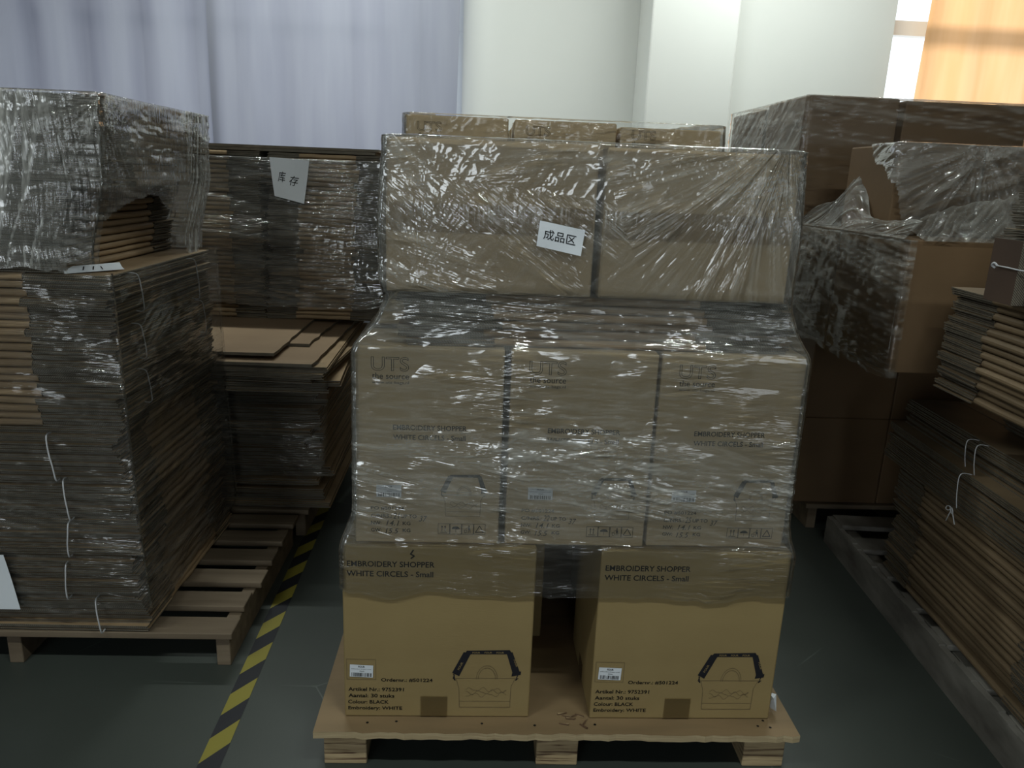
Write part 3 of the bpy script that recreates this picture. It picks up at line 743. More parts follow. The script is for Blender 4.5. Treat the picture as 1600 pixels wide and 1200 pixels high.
def prints_side(seed, tape=True):
    def f(t, surf, W, H):
        sf = surf(); mb = MB()
        put_text(mb, 'EMBROIDERY SHOPPER', 0.012, 0.411, 0.204, 0.0145, sf)
        put_text(mb, 'WHITE CIRCELS - Small', 0.011, 0.386, 0.202, 0.0145, sf)
        put_text(mb, 'Ordernr.: #501224', 0.090, 0.101, 0.125, 0.0105, sf)
        put_text(mb, 'Artikel Nr.: 9752391', 0.010, 0.074, 0.135, 0.0105, sf)
        put_text(mb, 'Aantal: 30 stuks', 0.010, 0.056, 0.112, 0.0105, sf)
        put_text(mb, 'Colour: BLACK', 0.009, 0.038, 0.099, 0.0105, sf)
        put_text(mb, 'Embroidery: WHITE', 0.009, 0.018, 0.132, 0.0125, sf)
        mb.build('printed_text', INK, t)
        if seed == 1:
            mb = MB(); seg(mb, [(0.166, 0.455), (0.160, 0.445), (0.168, 0.440), (0.161, 0.434)], 0.0035, sf); mb.build('slit', INK, t)
        mb = MB(); seg(mb, [(0.007, 0.107), (0.077, 0.107), (0.077, 0.163), (0.007, 0.163)], 0.0008, sf, closed=True); mb.build('printed_frame', INKTHIN, t)
        sticker(t, sf, 0.014, 0.115, 0.056, 0.034, seed, R(-2))
        strap_art(t, sf, 0.262, 0.119, 0.97)
        s2 = surf(0.0013); mb = MB()
        fill(mb, [(0.186, 0.001), (0.252, 0.001), (0.252, 0.030), (0.186, 0.030)], s2); fill(mb, [(0.186, 0.030), (0.252, 0.030), (0.252, 0.062), (0.186, 0.062)], s2)
        mb.build('packing_tape', TAPE, t)
    return f
def icons(t, sf, u, v, s):
    mb = MB()
    for k in range(4):
        x = u+k*s*1.06; seg(mb, [(x, v), (x+s, v), (x+s, v+s), (x, v+s)], 0.0010, sf, closed=True)
    x = u
    for a in (0.35, 0.62):
        fill(mb, [(x+s*(a-0.03), v+s*0.25), (x+s*(a+0.03), v+s*0.25), (x+s*(a+0.03), v+s*0.7), (x+s*(a-0.03), v+s*0.7)], sf)
        fill(mb, [(x+s*(a-0.10), v+s*0.66), (x+s*(a+0.10), v+s*0.66), (x+s*a, v+s*0.85)], sf)
    seg(mb, [(x+s*0.2, v+s*0.16), (x+s*0.8, v+s*0.16)], 0.0014, sf)
    x = u+s*1.06
    fill(mb, [(x+s*(0.5+0.36*cos(pi*k/10)), v+s*(0.5+0.26*sin(pi*k/10))) for k in range(11)], sf); seg(mb, [(x+s*0.5, v+s*0.5), (x+s*0.5, v+s*0.2)], 0.0008, sf)
    x = u+2*s*1.06
    fill(mb, [(x+s*(0.62+0.07*cos(pi*k/4)), v+s*(0.8+0.07*sin(pi*k/4))) for k in range(8)], sf)
    fill(mb, [(x+s*0.55, v+s*0.7), (x+s*0.7, v+s*0.68), (x+s*0.74, v+s*0.42), (x+s*0.56, v+s*0.42)], sf)
    seg(mb, [(x+s*0.58, v+s*0.44), (x+s*0.56, v+s*0.15)], 0.0014, sf); seg(mb, [(x+s*0.7, v+s*0.44), (x+s*0.74, v+s*0.15)], 0.0014, sf); seg(mb, [(x+s*0.58, v+s*0.66), (x+s*0.34, v+s*0.56)], 0.0011, sf)
    seg(mb, [(x+s*0.18, v+s*0.42), (x+s*0.24, v+s*0.15), (x+s*0.38, v+s*0.15), (x+s*0.42, v+s*0.42)], 0.0011, sf, closed=True)
    x = u+3*s*1.06
    seg(mb, [(x+s*0.15, v+s*0.2), (x+s*0.85, v+s*0.2), (x+s*0.5, v+s*0.82)], 0.0018, sf, closed=True)
    mb.build('handling_symbols', INK, t)
def prints_end(seed, n_a, n_b, full=True, dv=0.0):
    def f(t, surf, W, H):
        s0 = surf(); sf = lambda u, v: s0(u, v+dv); mb = MB()
        put_text(mb, 'UTS', 0.040, 0.414, 0.083, 0.032, sf, 'outline'); mb.build('outline_logo', INK, t)
        mb = MB(); put_text(mb, 'the source', 0.042, 0.396, 0.081, 0.0135, sf, 'plain'); put_text(mb, 'www.uts-bags.nl', 0.042, 0.383, 0.081, 0.0085, sf, 'thin')
        if full:
            put_text(mb, 'EMBROIDERY SHOPPER', 0.088, 0.279, 0.165, 0.012, sf); put_text(mb, 'WHITE CIRCELS - Small', 0.088, 0.256, 0.163, 0.012, sf)
            put_text(mb, 'PO #501224', 0.037, 0.083, 0.076, 0.009, sf); put_text(mb, 'C/NRS.:', 0.037, 0.064, 0.048, 0.009, sf); put_text(mb, 'UP TO', 0.106, 0.064, 0.036, 0.009, sf)
            for v in (0.046, 0.028):
                put_text(mb, 'NW:' if v > 0.04 else 'GW:', 0.037, v, 0.024, 0.009, sf); put_text(mb, 'KG', 0.110, v, 0.018, 0.009, sf)
        mb.build('printed_text', INK, t)
        if full:
            mb = MB(); put_text(mb, n_a, 0.088, 0.062, 0.015, 0.015, sf, 'hand'); put_text(mb, n_b, 0.148, 0.056, 0.018, 0.014, sf, 'hand')
            put_text(mb, '14.1', 0.072, 0.044, 0.030, 0.013, sf, 'hand'); put_text(mb, '15.5', 0.070, 0.024, 0.030, 0.013, sf, 'hand'); mb.build('handwriting', INK, t)
            sticker(t, sf, 0.050, 0.116, 0.057, 0.030, seed); strap_art(t, sf, 0.196, 0.128, 0.62, words=False); icons(t, sf, 0.192, 0.025, 0.0262)
    return f
# bottom layer
gb = 'cartons of the bottom layer'
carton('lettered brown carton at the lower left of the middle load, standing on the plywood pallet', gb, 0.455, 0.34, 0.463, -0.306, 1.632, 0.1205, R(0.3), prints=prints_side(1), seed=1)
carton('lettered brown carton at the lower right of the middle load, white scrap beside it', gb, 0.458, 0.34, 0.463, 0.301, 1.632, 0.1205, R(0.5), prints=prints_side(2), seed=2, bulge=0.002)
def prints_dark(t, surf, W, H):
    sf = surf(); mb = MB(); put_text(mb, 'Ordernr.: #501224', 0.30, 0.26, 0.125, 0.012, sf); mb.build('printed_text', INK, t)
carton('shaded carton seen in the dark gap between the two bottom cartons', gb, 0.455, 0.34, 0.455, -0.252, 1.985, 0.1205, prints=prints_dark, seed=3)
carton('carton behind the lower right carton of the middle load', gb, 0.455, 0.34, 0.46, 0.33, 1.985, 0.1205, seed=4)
# middle layer
gm = 'cartons of the printed middle layer'
for k, (x, w_, z, nn, lab) in enumerate(((-0.276, 0.333, 0.5865, ('21', '37'), 'left of the three upright printed cartons in the middle layer, under film'),
                            (0.072, 0.328, 0.5865, ('22', '37'), 'centre of the three upright printed cartons in the middle layer, under film'),
                            (0.409, 0.330, 0.5865, ('25', '37'), 'right of the three upright printed cartons in the middle layer, under film'))):
    carton(lab, gm, w_, 0.455, 0.468, x, 1.646+0.004*k, z, R((0.3, -0.4, 0.5)[k]), mt=KRAFT_HALFLIT, prints=prints_end(5+k, *nn), seed=10+k)
    carton('carton of the middle layer standing behind the %s upright printed carton' % ('left', 'centre', 'right')[k], gm, w_, 0.455, 0.465, x, 2.11, z, seed=20+k)
# flattened cartons between the layers
flats(6, 1.058, 0.0192, 0.262, 2.09, 'flattened carton between the printed cartons and the two top cartons of the middle load',
      'flattened cartons laid flat in the middle load', 0.855, 0.19, 0.83, seed=30, jx=0.008, jy=0.004, ja=0.5,
      top='uppermost flattened carton, directly beneath the two large top cartons')
# top layer
gt = 'cartons of the top layer'
carton('large plain carton at the top left of the middle load, behind the printed white notice', gt, 0.442, 0.318, 0.46, -0.204, 1.652, 1.1755, R(0.4), lying=True, mt=KRAFT_LIT, seed=31)
carton('large plain carton at the top right of the middle load, beside the dark gap', gt, 0.412, 0.314, 0.46, 0.254, 1.652, 1.1755, R(0.2), lying=True, mt=KRAFT_LIT, seed=32)
carton('hidden carton behind the top left carton of the middle load', gt, 0.43, 0.33, 0.31, -0.195, 2.13, 1.1755, seed=33)
carton('hidden carton behind the top right carton of the middle load', gt, 0.42, 0.33, 0.31, 0.25, 2.13, 1.1755, seed=34)
# load standing behind: three columns
gbk = 'cartons on the pallet behind the middle load'
for k, (x, zt_) in enumerate(((-0.272, 0.0), (0.098, -0.002), (0.462, -0.012))):
    nm = ('left', 'centre', 'right')[k]
    for j in range(3):
        z = 0.1205+0.4985*j + 0.001
        lab = 'top %s carton on the pallet behind the middle load, only its upper edge visible' % nm if j == 2 else \
              '%s carton in the %s hidden layer behind the middle load' % (nm, ('lowest', 'second')[j])
        carton(lab, gbk, 0.350, 0.455, 0.495 + (zt_ if j == 2 else 0), x, 2.75, z, R((0.4, -0.3, 0.3)[k]), mt=KRAFT_LIT, prints=prints_end(40, '', '', full=False, dv=0.030) if j == 2 else None, seed=40+k*3+j)
for k, x in enumerate((-0.272, 0.098, 0.462)):  # unseen rear row, added to keep window light off the rear left stack
    for j in range(3):
        carton('%s carton in the hidden rear row, %s layer, added to block window light' % (('left', 'centre', 'right')[k], ('lowest', 'second', 'top')[j]),
               gbk, 0.350, 0.455, 0.490, x, 3.215, 0.1205+0.4985*j+0.001, seed=90+k*3+j)
# fix the logo height on these: the print sits 3 cm below the carton top, as on the others
# right rear load
gr = 'cartons wrapped beside the orange curtain'
RX = 1.27
def rc(lab, w_, d, h, x, y, z, rz=0, **k): return carton(lab, gr, w_, d, h, x, y, z, R(rz), mt=KRAFT_SHADED, tape_ends=False, **k)
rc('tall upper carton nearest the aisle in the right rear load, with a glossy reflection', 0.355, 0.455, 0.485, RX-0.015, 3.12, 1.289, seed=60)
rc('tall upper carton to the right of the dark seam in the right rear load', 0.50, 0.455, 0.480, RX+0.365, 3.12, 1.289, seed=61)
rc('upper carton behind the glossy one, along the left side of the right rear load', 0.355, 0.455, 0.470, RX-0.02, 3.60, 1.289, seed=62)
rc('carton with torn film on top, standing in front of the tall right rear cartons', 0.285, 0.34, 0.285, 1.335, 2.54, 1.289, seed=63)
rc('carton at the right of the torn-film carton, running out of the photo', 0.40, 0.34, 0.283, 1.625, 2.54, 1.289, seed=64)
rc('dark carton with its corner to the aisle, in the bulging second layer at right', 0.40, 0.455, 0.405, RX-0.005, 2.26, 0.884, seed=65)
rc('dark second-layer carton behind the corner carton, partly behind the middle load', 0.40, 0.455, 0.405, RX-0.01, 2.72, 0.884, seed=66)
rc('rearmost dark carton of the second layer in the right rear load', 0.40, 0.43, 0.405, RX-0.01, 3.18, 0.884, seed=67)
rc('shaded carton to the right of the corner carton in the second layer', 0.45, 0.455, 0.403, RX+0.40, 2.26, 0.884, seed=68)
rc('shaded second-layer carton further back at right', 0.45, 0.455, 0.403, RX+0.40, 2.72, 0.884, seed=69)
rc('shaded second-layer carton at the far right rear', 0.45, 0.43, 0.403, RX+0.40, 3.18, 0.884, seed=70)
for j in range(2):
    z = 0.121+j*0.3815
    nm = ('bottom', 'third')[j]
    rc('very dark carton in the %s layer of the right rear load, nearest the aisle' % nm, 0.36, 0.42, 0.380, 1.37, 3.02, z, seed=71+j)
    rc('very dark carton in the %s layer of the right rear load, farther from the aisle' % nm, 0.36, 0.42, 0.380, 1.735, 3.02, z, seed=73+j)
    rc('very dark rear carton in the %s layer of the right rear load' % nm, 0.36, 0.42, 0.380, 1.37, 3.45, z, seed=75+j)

# ------------------------------------------------------------------ papers
def paper(label, corners, name='paper_notice', n=8, ink=None, y_off=0.0, curl=0.004, seed=1, part='printed_characters'):
    """corners TL TR BR BL as xyz"""
    TL, TR, BR, BL = map(Vector, corners); mb = MB()
    nrm = (TR-TL).cross(BL-TL).normalized()
    if nrm.y > 0: nrm = -nrm
    def P(a, b, off=0.0):   # a right 0..1, b up 0..1
        p = BL*(1-a)*(1-b)+BR*a*(1-b)+TR*a*b+TL*(1-a)*b
        return p + nrm*(off + curl*(sin(pi*a*1.3+seed)*sin(pi*b)) )
    for j in range(n):
        for i in range(n): mb.poly([P(i/n, j/n), P((i+1)/n, j/n), P((i+1)/n, (j+1)/n), P(i/n, (j+1)/n)])
    o = mb.build(name, PAPER, smooth=False); tag(o, label, 'paper')
    s = o.modifiers.new('t', 'SOLIDIFY'); s.thickness = 0.0004; s.offset = -1
    if ink:
        mb = MB()
        for body, u, v, wd, ht, st, rot in ink: put_text(mb, body, u, v, wd, ht, lambda a, b: P(a, b, 0.0009), st, rot=rot)
        mb.build(part, INK, o)
    return o
yf = 1.634
paper('white paper printed with three black Chinese characters, on the top left carton', [(0.119, yf, 1.337), (0.215, yf, 1.320), (0.209, yf, 1.266), (0.114, yf, 1.284)],
      ink=[('成品区', 0.12, 0.33, 0.72, 0.40, 'plain', 0.0)], curl=0.0015)
yf = 3.384
paper('torn white sheet with two handwritten characters, on the rear left stack', [(-0.900, yf, 1.466), (-0.735, yf, 1.458), (-0.762, yf, 1.280), (-0.885, yf, 1.308)],
      ink=[('库', 0.17, 0.40, 0.24, 0.27, 'hand', 0.0), ('存', 0.50, 0.36, 0.27, 0.24, 'hand', 0.0)], part='handwriting', curl=0.004)
yf = 1.952
paper('white delivery label with rounded corner low on the left stack, cut by the photo edge', [(-1.40, yf, 0.372), (-1.283, yf, 0.372), (-1.258, yf, 0.205), (-1.40, yf, 0.205)], name='shipping_label', curl=0.002)
o = paper('small white paper slip lying bent on the edge of the left stack', [(-1.075, 2.02, 1.155), (-0.975, 2.12, 1.160), (-0.950, 2.09, 1.146), (-1.055, 1.99, 1.142)], name='paper_slip', curl=0.003,
      ink=[('1 1 \\', 0.3, 0.2, 0.35, 0.5, 'hand', 0)], part='handwriting')
# crumpled scrap beside the lower right carton
mb = MB(); rnd = random.Random(3)
pts = [(0.765+rnd.uniform(0, 0.022), 1.65+rnd.uniform(0, 0.03), 0.1225+rnd.uniform(0, 0.055)) for _ in range(14)]
bm = bmesh.new()
for p in pts: bm.verts.new(p)
bmesh.ops.convex_hull(bm, input=bm.verts); me = bpy.data.meshes.new('paper_scrap'); bm.to_mesh(me); bm.free(); me.materials.append(PAPER)
tag(link_mesh('paper_scrap', me), 'crumpled scrap of white paper by the lower right carton on the pallet', 'paper')

# ------------------------------------------------------------------ stretch film
def vn(x, y, seed):
    xi = np.floor(x).astype(np.int64); yi = np.floor(y).astype(np.int64); fx = x-xi; fy = y-yi
    fx = fx*fx*(3-2*fx); fy = fy*fy*(3-2*fy)
    def h(a, b):
        n = (a*374761393 + b*668265263 + seed*982451653) & 0x7fffffff
        n = ((n ^ (n >> 13))*1274126177) & 0x7fffffff
        return ((n ^ (n >> 16)) & 0xffff)/65535.0
    return (h(xi, yi)*(1-fx)+h(xi+1, yi)*fx)*(1-fy) + (h(xi, yi+1)*(1-fx)+h(xi+1, yi+1)*fx)*fy
def ridge(x, y, seed, p=4):
    n = vn(x, y, seed)*0.65 + vn(x*2.1+9, y*2.3+4, seed+1)*0.35
    return np.clip(1-np.abs(2*n-1)*1.6, 0, 1)**p
def streaks(u, v, ang, lf, hf, seed, p=4):
    a = u*cos(ang)+v*sin(ang); b = -u*sin(ang)+v*cos(ang)
    return ridge(a*lf, b*hf + 0.35*vn(a*2, b*2, seed+5), seed, p)
def fan(u, v, cu, cv, seed, k=26, p=3):
    du = u-cu; dv = v-cv; r = np.hypot(du, dv)+0.02; th = np.arctan2(dv, du)
    return ridge(th*k, r*3.5, seed, p)
def film(name, label, table, res, m, seed=0, field=None, flow=None, layers=None, amp=0.003, cap=0.10, yaw=0.0, org=(0, 0), sides='FRBL', ragged=0.02, keep=None, rr=0.012, group='stretch film on the loads'):
    """wrap following table rows (z, xmin, xmax, yfront, yback); dense grid, displaced outward by its own creases"""
    T = np.array(table, float)
    z0, z1 = T[0, 0], T[-1, 0]; nz = max(6, int((z1-z0)/res)); zs = np.linspace(z0, z1, nz+1)
    xm, xM, yF, yB = (np.interp(zs, T[:, 0], T[:, c]) for c in (1, 2, 3, 4))
    # smooth the profile so the film bridges steps
    kk = max(1, int(0.02/res)); ker = np.ones(2*kk+1)/(2*kk+1)
    sm = lambda a: np.convolve(np.pad(a, kk, mode='edge'), ker, mode='valid')
    xm, xM, yF, yB = map(sm, (xm, xM, yF, yB))
    Wm = (T[:, 2]-T[:, 1]).max(); Dm = (T[:, 4]-T[:, 3]).max()
    # perimeter parameter: list of (side, t)
    per = []
    cz = {'L': Dm, 'F': Wm, 'R': Dm, 'B': Wm}
    for s_ in 'LFRB':
        if s_ not in sides: continue
        n = max(4, int(cz[s_]/(res if s_ in 'FR' or s_ == sides[0] else res*2)))
        for i in range(n+(0 if s_ != sides[-1] else 1)): per.append((s_, i/n))
    np_ = len(per)
    X = np.zeros((nz+1, np_)); Y = X.copy(); NX = X.copy(); NY = X.copy(); U = X.copy()
    acc = {'L': -Dm, 'F': 0.0, 'R': Wm, 'B': Wm+Dm}
    for c, (s_, t) in enumerate(per):
        e = min(t*cz[s_], (1-t)*cz[s_])      # distance to the corner
        rd = rr - math.sqrt(max(0, rr*rr-(rr-e)**2)) if e < rr else 0
        if s_ == 'F': X[:, c] = xm+(xM-xm)*t; Y[:, c] = yF+rd; NX[:, c] = 0; NY[:, c] = -1
        if s_ == 'B': X[:, c] = xM+(xm-xM)*t; Y[:, c] = yB-rd; NY[:, c] = 1
        if s_ == 'L': Y[:, c] = yB+(yF-yB)*t; X[:, c] = xm+rd; NX[:, c] = -1
        if s_ == 'R': Y[:, c] = yF+(yB-yF)*t; X[:, c] = xM-rd; NX[:, c] = 1
        U[:, c] = acc[s_]+t*cz[s_]
    Z = np.repeat(zs[:, None], np_, 1)
    V = Z - z0
    cre = field(U, Z) if field else 0.5*streaks(U, Z, R(-4), 3, 60, seed) + 0.5*streaks(U, Z, R(6), 4, 90, seed+3)
    cre = np.clip(cre, 0, 1.5)
    und = vn(U*7, Z*9, seed+50)*0.0025
    dsp = amp*cre + und
    X = X+NX*dsp; Y = Y+NY*dsp
    # ragged lower edge
    rg = ragged*(vn(U[0]*9, U[0]*0, seed+70)-0.3 + 0.4*vn(U[0]*40, U[0]*0, seed+71))
    wz = np.clip(1-V/(4*max(ragged, 1e-3)), 0, 1)
    Z = Z + wz*rg[None, :]
    rows_x, rows_y, rows_z, rows_u, rows_c = [X], [Y], [Z], [U], [cre]
    if cap > 0:
        cx_, cy_ = (xm[-1]+xM[-1])/2, (yF[-1]+yB[-1])/2; nc = 8
        for q in range(1, nc+1):
            f = q/nc; ins = cap*f*(0.8+0.4*vn(U[-1:]*6, U[-1:]*0, seed+90))
            dx = X[-1:]-cx_; dy = Y[-1:]-cy_; L_ = np.maximum(np.hypot(dx, dy), 1e-3)
            rows_x.append(X[-1:]-dx/L_*ins); rows_y.append(Y[-1:]-dy/L_*ins)
            rows_z.append(Z[-1:]+0.004*min(1, f*6)+0.004*vn(U[-1:]*25, U[-1:]*0+q*0.5, seed+91)*f)
            rows_u.append(U[-1:]); rows_c.append(np.clip(0.25+0.9*vn(U[-1:]*14, U[-1:]*0+q*0.25, seed+92), 0, 1.2)*(1-0.5*f))
    X, Y, Z, U, cre = (np.vstack(a) for a in (rows_x, rows_y, rows_z, rows_u, rows_c))
    nr = X.shape[0]
    vv = np.arange(nr)[:, None]*res
    co_ = np.stack([X.ravel(), Y.ravel(), Z.ravel()], 1)
    idx = np.arange(nr*np_).reshape(nr, np_)
    F = np.stack([idx[:-1, :-1].ravel(), idx[:-1, 1:].ravel(), idx[1:, 1:].ravel(), idx[1:, :-1].ravel()], 1)
    if keep is not None:
        cu = (U[:-1, :-1]+U[1:, 1:])/2; czz = (Z[:-1, :-1]+Z[1:, 1:])/2
        F = F[keep(cu.ravel(), czz.ravel())]
    me = bpy.data.meshes.new(name)
    me.vertices.add(len(co_)); me.vertices.foreach_set('co', co_.ravel())
    me.loops.add(F.size); me.loops.foreach_set('vertex_index', F.ravel())
    me.polygons.add(len(F)); me.polygons.foreach_set('loop_start', np.arange(0, F.size, 4)); me.polygons.foreach_set('loop_total', np.full(len(F), 4))
    me.update(calc_edges=True)
    me.polygons.foreach_set('use_smooth', np.ones(len(F), bool))
    uvl = me.uv_layers.new(name='UVMap'); vz = Z[0:1].min() + (idx//np_)*res
    lu = U.ravel()[F]; lz = vz.ravel()[F]
    if flow: lu, lz = flow(lu, lz, lu.mean(1, keepdims=True), lz.mean(1, keepdims=True))
    uvl.data.foreach_set('uv', np.stack([lu.ravel(), lz.ravel()], 1).ravel())
    at = me.attributes.new('crease', 'FLOAT', 'POINT'); at.data.foreach_set('value', cre.ravel().astype(np.float32))
    ly = layers(U, vz) if layers else np.ones_like(vz)
    al = me.attributes.new('layers', 'FLOAT', 'POINT'); al.data.foreach_set('value', ly.ravel().astype(np.float32))
    me.materials.append(m)
    o = link_mesh(name, me); o.location = (*org, 0); o.rotation_euler = (0, 0, yaw)
    tag(o, label, 'stretch film', group)
    return o
def band(z, a, b, s=0.02): return 1/(1+np.exp(-(z-a)/s)) * 1/(1+np.exp((z-b)/s))
# middle load
W0 = 1.09
def flow_mid(U, Z, uc, zc):
    # which sheet of film a point belongs to (uc, zc), and the direction it is stretched in
    hi = zc > 1.175; right = hi & (uc > 0.60+0.5*(1.36-zc)) & (uc < 1.2); top = hi & (zc > 1.42-0.08*uc) & ~right
    low = (zc > 0.60) & (zc < 0.80); diag = hi & (zc < 1.30) & (uc < 0.30)
    def rot(a): return U*cos(a)+Z*sin(a), -U*sin(a)+Z*cos(a)
    r = np.hypot(U-1.03, Z-1.52); th = np.arctan2(Z-1.52, U-1.03)
    fu, fv = U, Z
    for msk, (a_, b_) in ((hi, rot(R(-29))), (right, (r, th*0.42)), (top, rot(R(7))), (diag, rot(R(-12))), (low, rot(R(-9)))):
        fu = np.where(msk, a_, fu); fv = np.where(msk, b_, fv)
    return fu, fv
def f_mid(U, Z):
    x = U-0.31                        # metres from the load's centre line origin
    lo = band(Z, 0.3, 1.06); up_ = band(Z, 1.17, 1.6); fl = band(Z, 1.05, 1.19, 0.01)
    h1 = streaks(U, Z, R(-3), 4.5, 95, 1, 5); h2 = streaks(U, Z, R(-13), 3.5, 70, 2, 6); h3 = streaks(U, Z, R(3), 6, 120, 3, 6)
    dens = 0.35+1.0*band(Z, 0.66, 0.87, 0.025)+0.3*band(Z, 0.87, 1.05)
    patch = np.clip(vn(U*4.5, Z*7, 8)*2.0-0.45, 0, 1)
    low = (0.75*h1+0.7*h2*band(Z, 0.5, 0.85, 0.04)+0.6*h3)*dens*(0.35+0.65*patch) + 0.20*band(Z, 0.66, 0.865, 0.006)*(0.3+0.7*vn(U*3+5, Z*10, 21))
    a = streaks(U, Z, R(-33), 4, 55, 5, 5)*np.clip(vn(U*4, Z*4, 31)*2.2-0.7, 0, 1); b = fan(U, Z, 1.09-0.12, 1.50, 6, 34)*np.clip(1.3-2.4*np.hypot(U-0.95, Z-1.48), 0, 1)
    c = fan(U, Z, 0.10, 1.22, 7, 22)*np.clip(1.1-4.0*np.hypot(U-0.1, Z-1.25), 0, 1); d = streaks(U, Z, R(9), 5, 70, 9, 6)*band(Z, 1.38, 1.5)*0.8
    e = streaks(U, Z, R(55), 7, 50, 19, 6)*np.clip(vn(U*3, Z*3+7, 35)*2.4-1.0, 0, 1)
    hi = 0.8*a+0.9*b+0.6*c+0.7*d+0.3*e + 0.12*vn(U*2.2, Z*3, 37)
    return lo*low + up_*hi + fl*(0.55*streaks(U, Z, R(-2), 3, 120, 11, 4)+0.4*streaks(U, Z, R(-6), 4, 90, 12, 5))
film('stretch_wrap', 'clear stretch film wound tightly around the whole middle load', [
    (0.455, -0.312, 0.764, 1.624, 2.60), (0.586, -0.312, 0.766, 1.624, 2.60), (0.605, -0.303, 0.755, 1.632, 2.595), (0.66, -0.280, 0.744, 1.636, 2.59),
    (1.055, -0.280, 0.742, 1.637, 2.58), (1.10, -0.235, 0.715, 1.660, 2.56), (1.165, -0.205, 0.690, 1.662, 2.53), (1.185, -0.218, 0.682, 1.644, 2.50),
    (1.32, -0.222, 0.682, 1.640, 2.48), (1.495, -0.210, 0.672, 1.642, 2.475)], 0.0036, FILM, field=f_mid, flow=flow_mid, amp=0.0022, layers=lambda U, Z: 0.38+0.62*np.clip((Z-0.56)/0.05, 0, 1)+0.25*band(Z, 0.66, 0.865, 0.004), cap=0.09, ragged=0.02)
# a single stray pull of film across the gap between the bottom cartons
# load behind
film('stretch_wrap', 'stretch film over the cartons standing behind the middle load', [
    (0.9, -0.285, 0.83, 2.738, 3.69), (1.45, -0.285, 0.83, 2.738, 3.69), (1.619, -0.280, 0.822, 2.740, 3.68)], 0.007, FILMD, seed=60,
    field=lambda U, Z: 0.5*streaks(U, Z, R(28), 5, 40, 61, 6)+0.4*streaks(U, Z, R(80), 6, 40, 62, 6), amp=0.004, cap=0.12)
# left stack, top bundle
def f_left(U, Z):      # U: F starts 0 at far left (x=-1.92)
    v = 1.3*streaks(U, Z, R(86), 1.6, 60, 71, 7)*band(U, 0.60, 0.89, 0.02)*(0.5+0.5*vn(U*9, Z*6, 90))
    v2 = 1.4*streaks(U, Z, R(79), 1.4, 40, 72, 12)*band(U, 0.66, 0.88, 0.02)
    hz = 0.35*band(U, -2, 0.89, 0.02)*(0.45+0.55*vn(U*5, Z*7, 75))*band(Z, 1.12, 1.6)
    sd = streaks(U, Z, R(-3), 4, 80, 73, 5)*0.45*band(U, 0.9, 3) + 0.8*fan(U, Z, 1.0, 1.56, 74, 20)*np.clip(1-4*np.hypot(U-1.02, Z-1.54), 0, 1)
    far = 1.5*streaks(U, Z, R(84), 3, 60, 76, 3)*band(U, 1.56, 1.75, 0.02)
    return 0.8*v+0.8*v2+hz+sd+far
film('stretch_wrap', 'thick gathered stretch film around the top of the tall left stack', [
    (1.13, -1.92, -0.965, 1.972, 2.72), (1.20, -1.92, -0.962, 1.970, 2.72), (1.36, -1.92, -0.925, 1.972, 2.72), (1.578, -1.92, -0.915, 1.978, 2.715)],
    0.005, FILMV, seed=70, field=f_left, amp=0.004, cap=0.14, ragged=0.05,
    keep=lambda u, z: ~((u > 1.02) & (u < 1.52) & (z < 1.33-0.25*np.abs(u-1.27)+0.02*vn(u*30, z*10, 5))) & ~((z < 1.17) & (u > 0.93) & (u < 1.6)))
def f_left2(U, Z):
    st = streaks(U, Z, R(-14), 3.5, 60, 81, 5)*np.clip(vn(U*4, Z*6, 82)*2-0.6, 0, 1)*band(Z, 0.2, 0.63, 0.03)
    s2 = streaks(U, Z, R(-4), 4, 90, 83, 6)*band(Z, 0.15, 0.62, 0.03)*0.6
    mid = streaks(U, Z, R(-5), 5, 80, 84, 6)*0.55*band(U, 0.75, 1.0, 0.03)*band(Z, 0.7, 1.15, 0.02)
    side = streaks(U, Z, R(22), 3, 80, 85, 6)*0.28*band(U, 1.0, 3, 0.01)
    side2 = streaks(U, Z, R(48), 3, 60, 86, 6)*0.22*band(U, 1.1, 3, 0.05)*band(Z, 0.1, 0.7, 0.1)
    return st*1.0+s2+mid+side+side2
film('stretch_wrap', 'thin stretch film around the lower part of the tall left stack', [
    (0.19, -1.92, -0.895, 1.962, 2.735), (0.45, -1.92, -0.905, 1.962, 2.735), (0.73, -1.92, -0.912, 1.964, 2.735), (1.15, -1.92, -0.918, 1.966, 2.735)],
    0.005, FILMD, seed=80, field=f_left2, amp=0.003, cap=0.0, ragged=0.03, keep=lambda u, z: ~((u < 0.62) & (z > 0.66)))
# rear left stack
film('stretch_wrap', 'stretch film around the upper half of the rear left stack, over the notice', [
    (0.83, -1.50, -0.415, 3.394, 4.27), (1.0, -1.50, -0.41, 3.394, 4.27), (1.46, -1.50, -0.415, 3.396, 4.27)], 0.006, FILM, seed=90,
    field=lambda U, Z: 0.42*streaks(U, Z, R(-3), 4, 75, 91, 5)+0.34*streaks(U, Z, R(-11), 3, 50, 92, 6)+0.5*fan(U, Z, 0.95, 1.42, 93, 22)*np.clip(1-3*np.hypot(U-0.98, Z-1.2), 0, 1), amp=0.005, cap=0.05)
film('stretch_wrap', 'dark slack stretch film around the lower half of the rear left stack', [
    (0.24, -1.52, -0.590, 2.835, 3.84), (0.5, -1.52, -0.575, 2.825, 3.84), (0.63, -1.52, -0.56, 2.76, 3.84), (0.755, -1.52, -0.55, 2.70, 3.84)], 0.007, FILMD, seed=100,
    field=lambda U, Z: 0.9*streaks(U, Z, R(-32), 2.5, 45, 101, 5)*np.clip(vn(U*4, Z*4, 104)*2-0.5, 0, 1)+0.45*streaks(U, Z, R(-4), 4, 70, 102, 6), amp=0.006, cap=0.0, ragged=0.05, sides='LF')
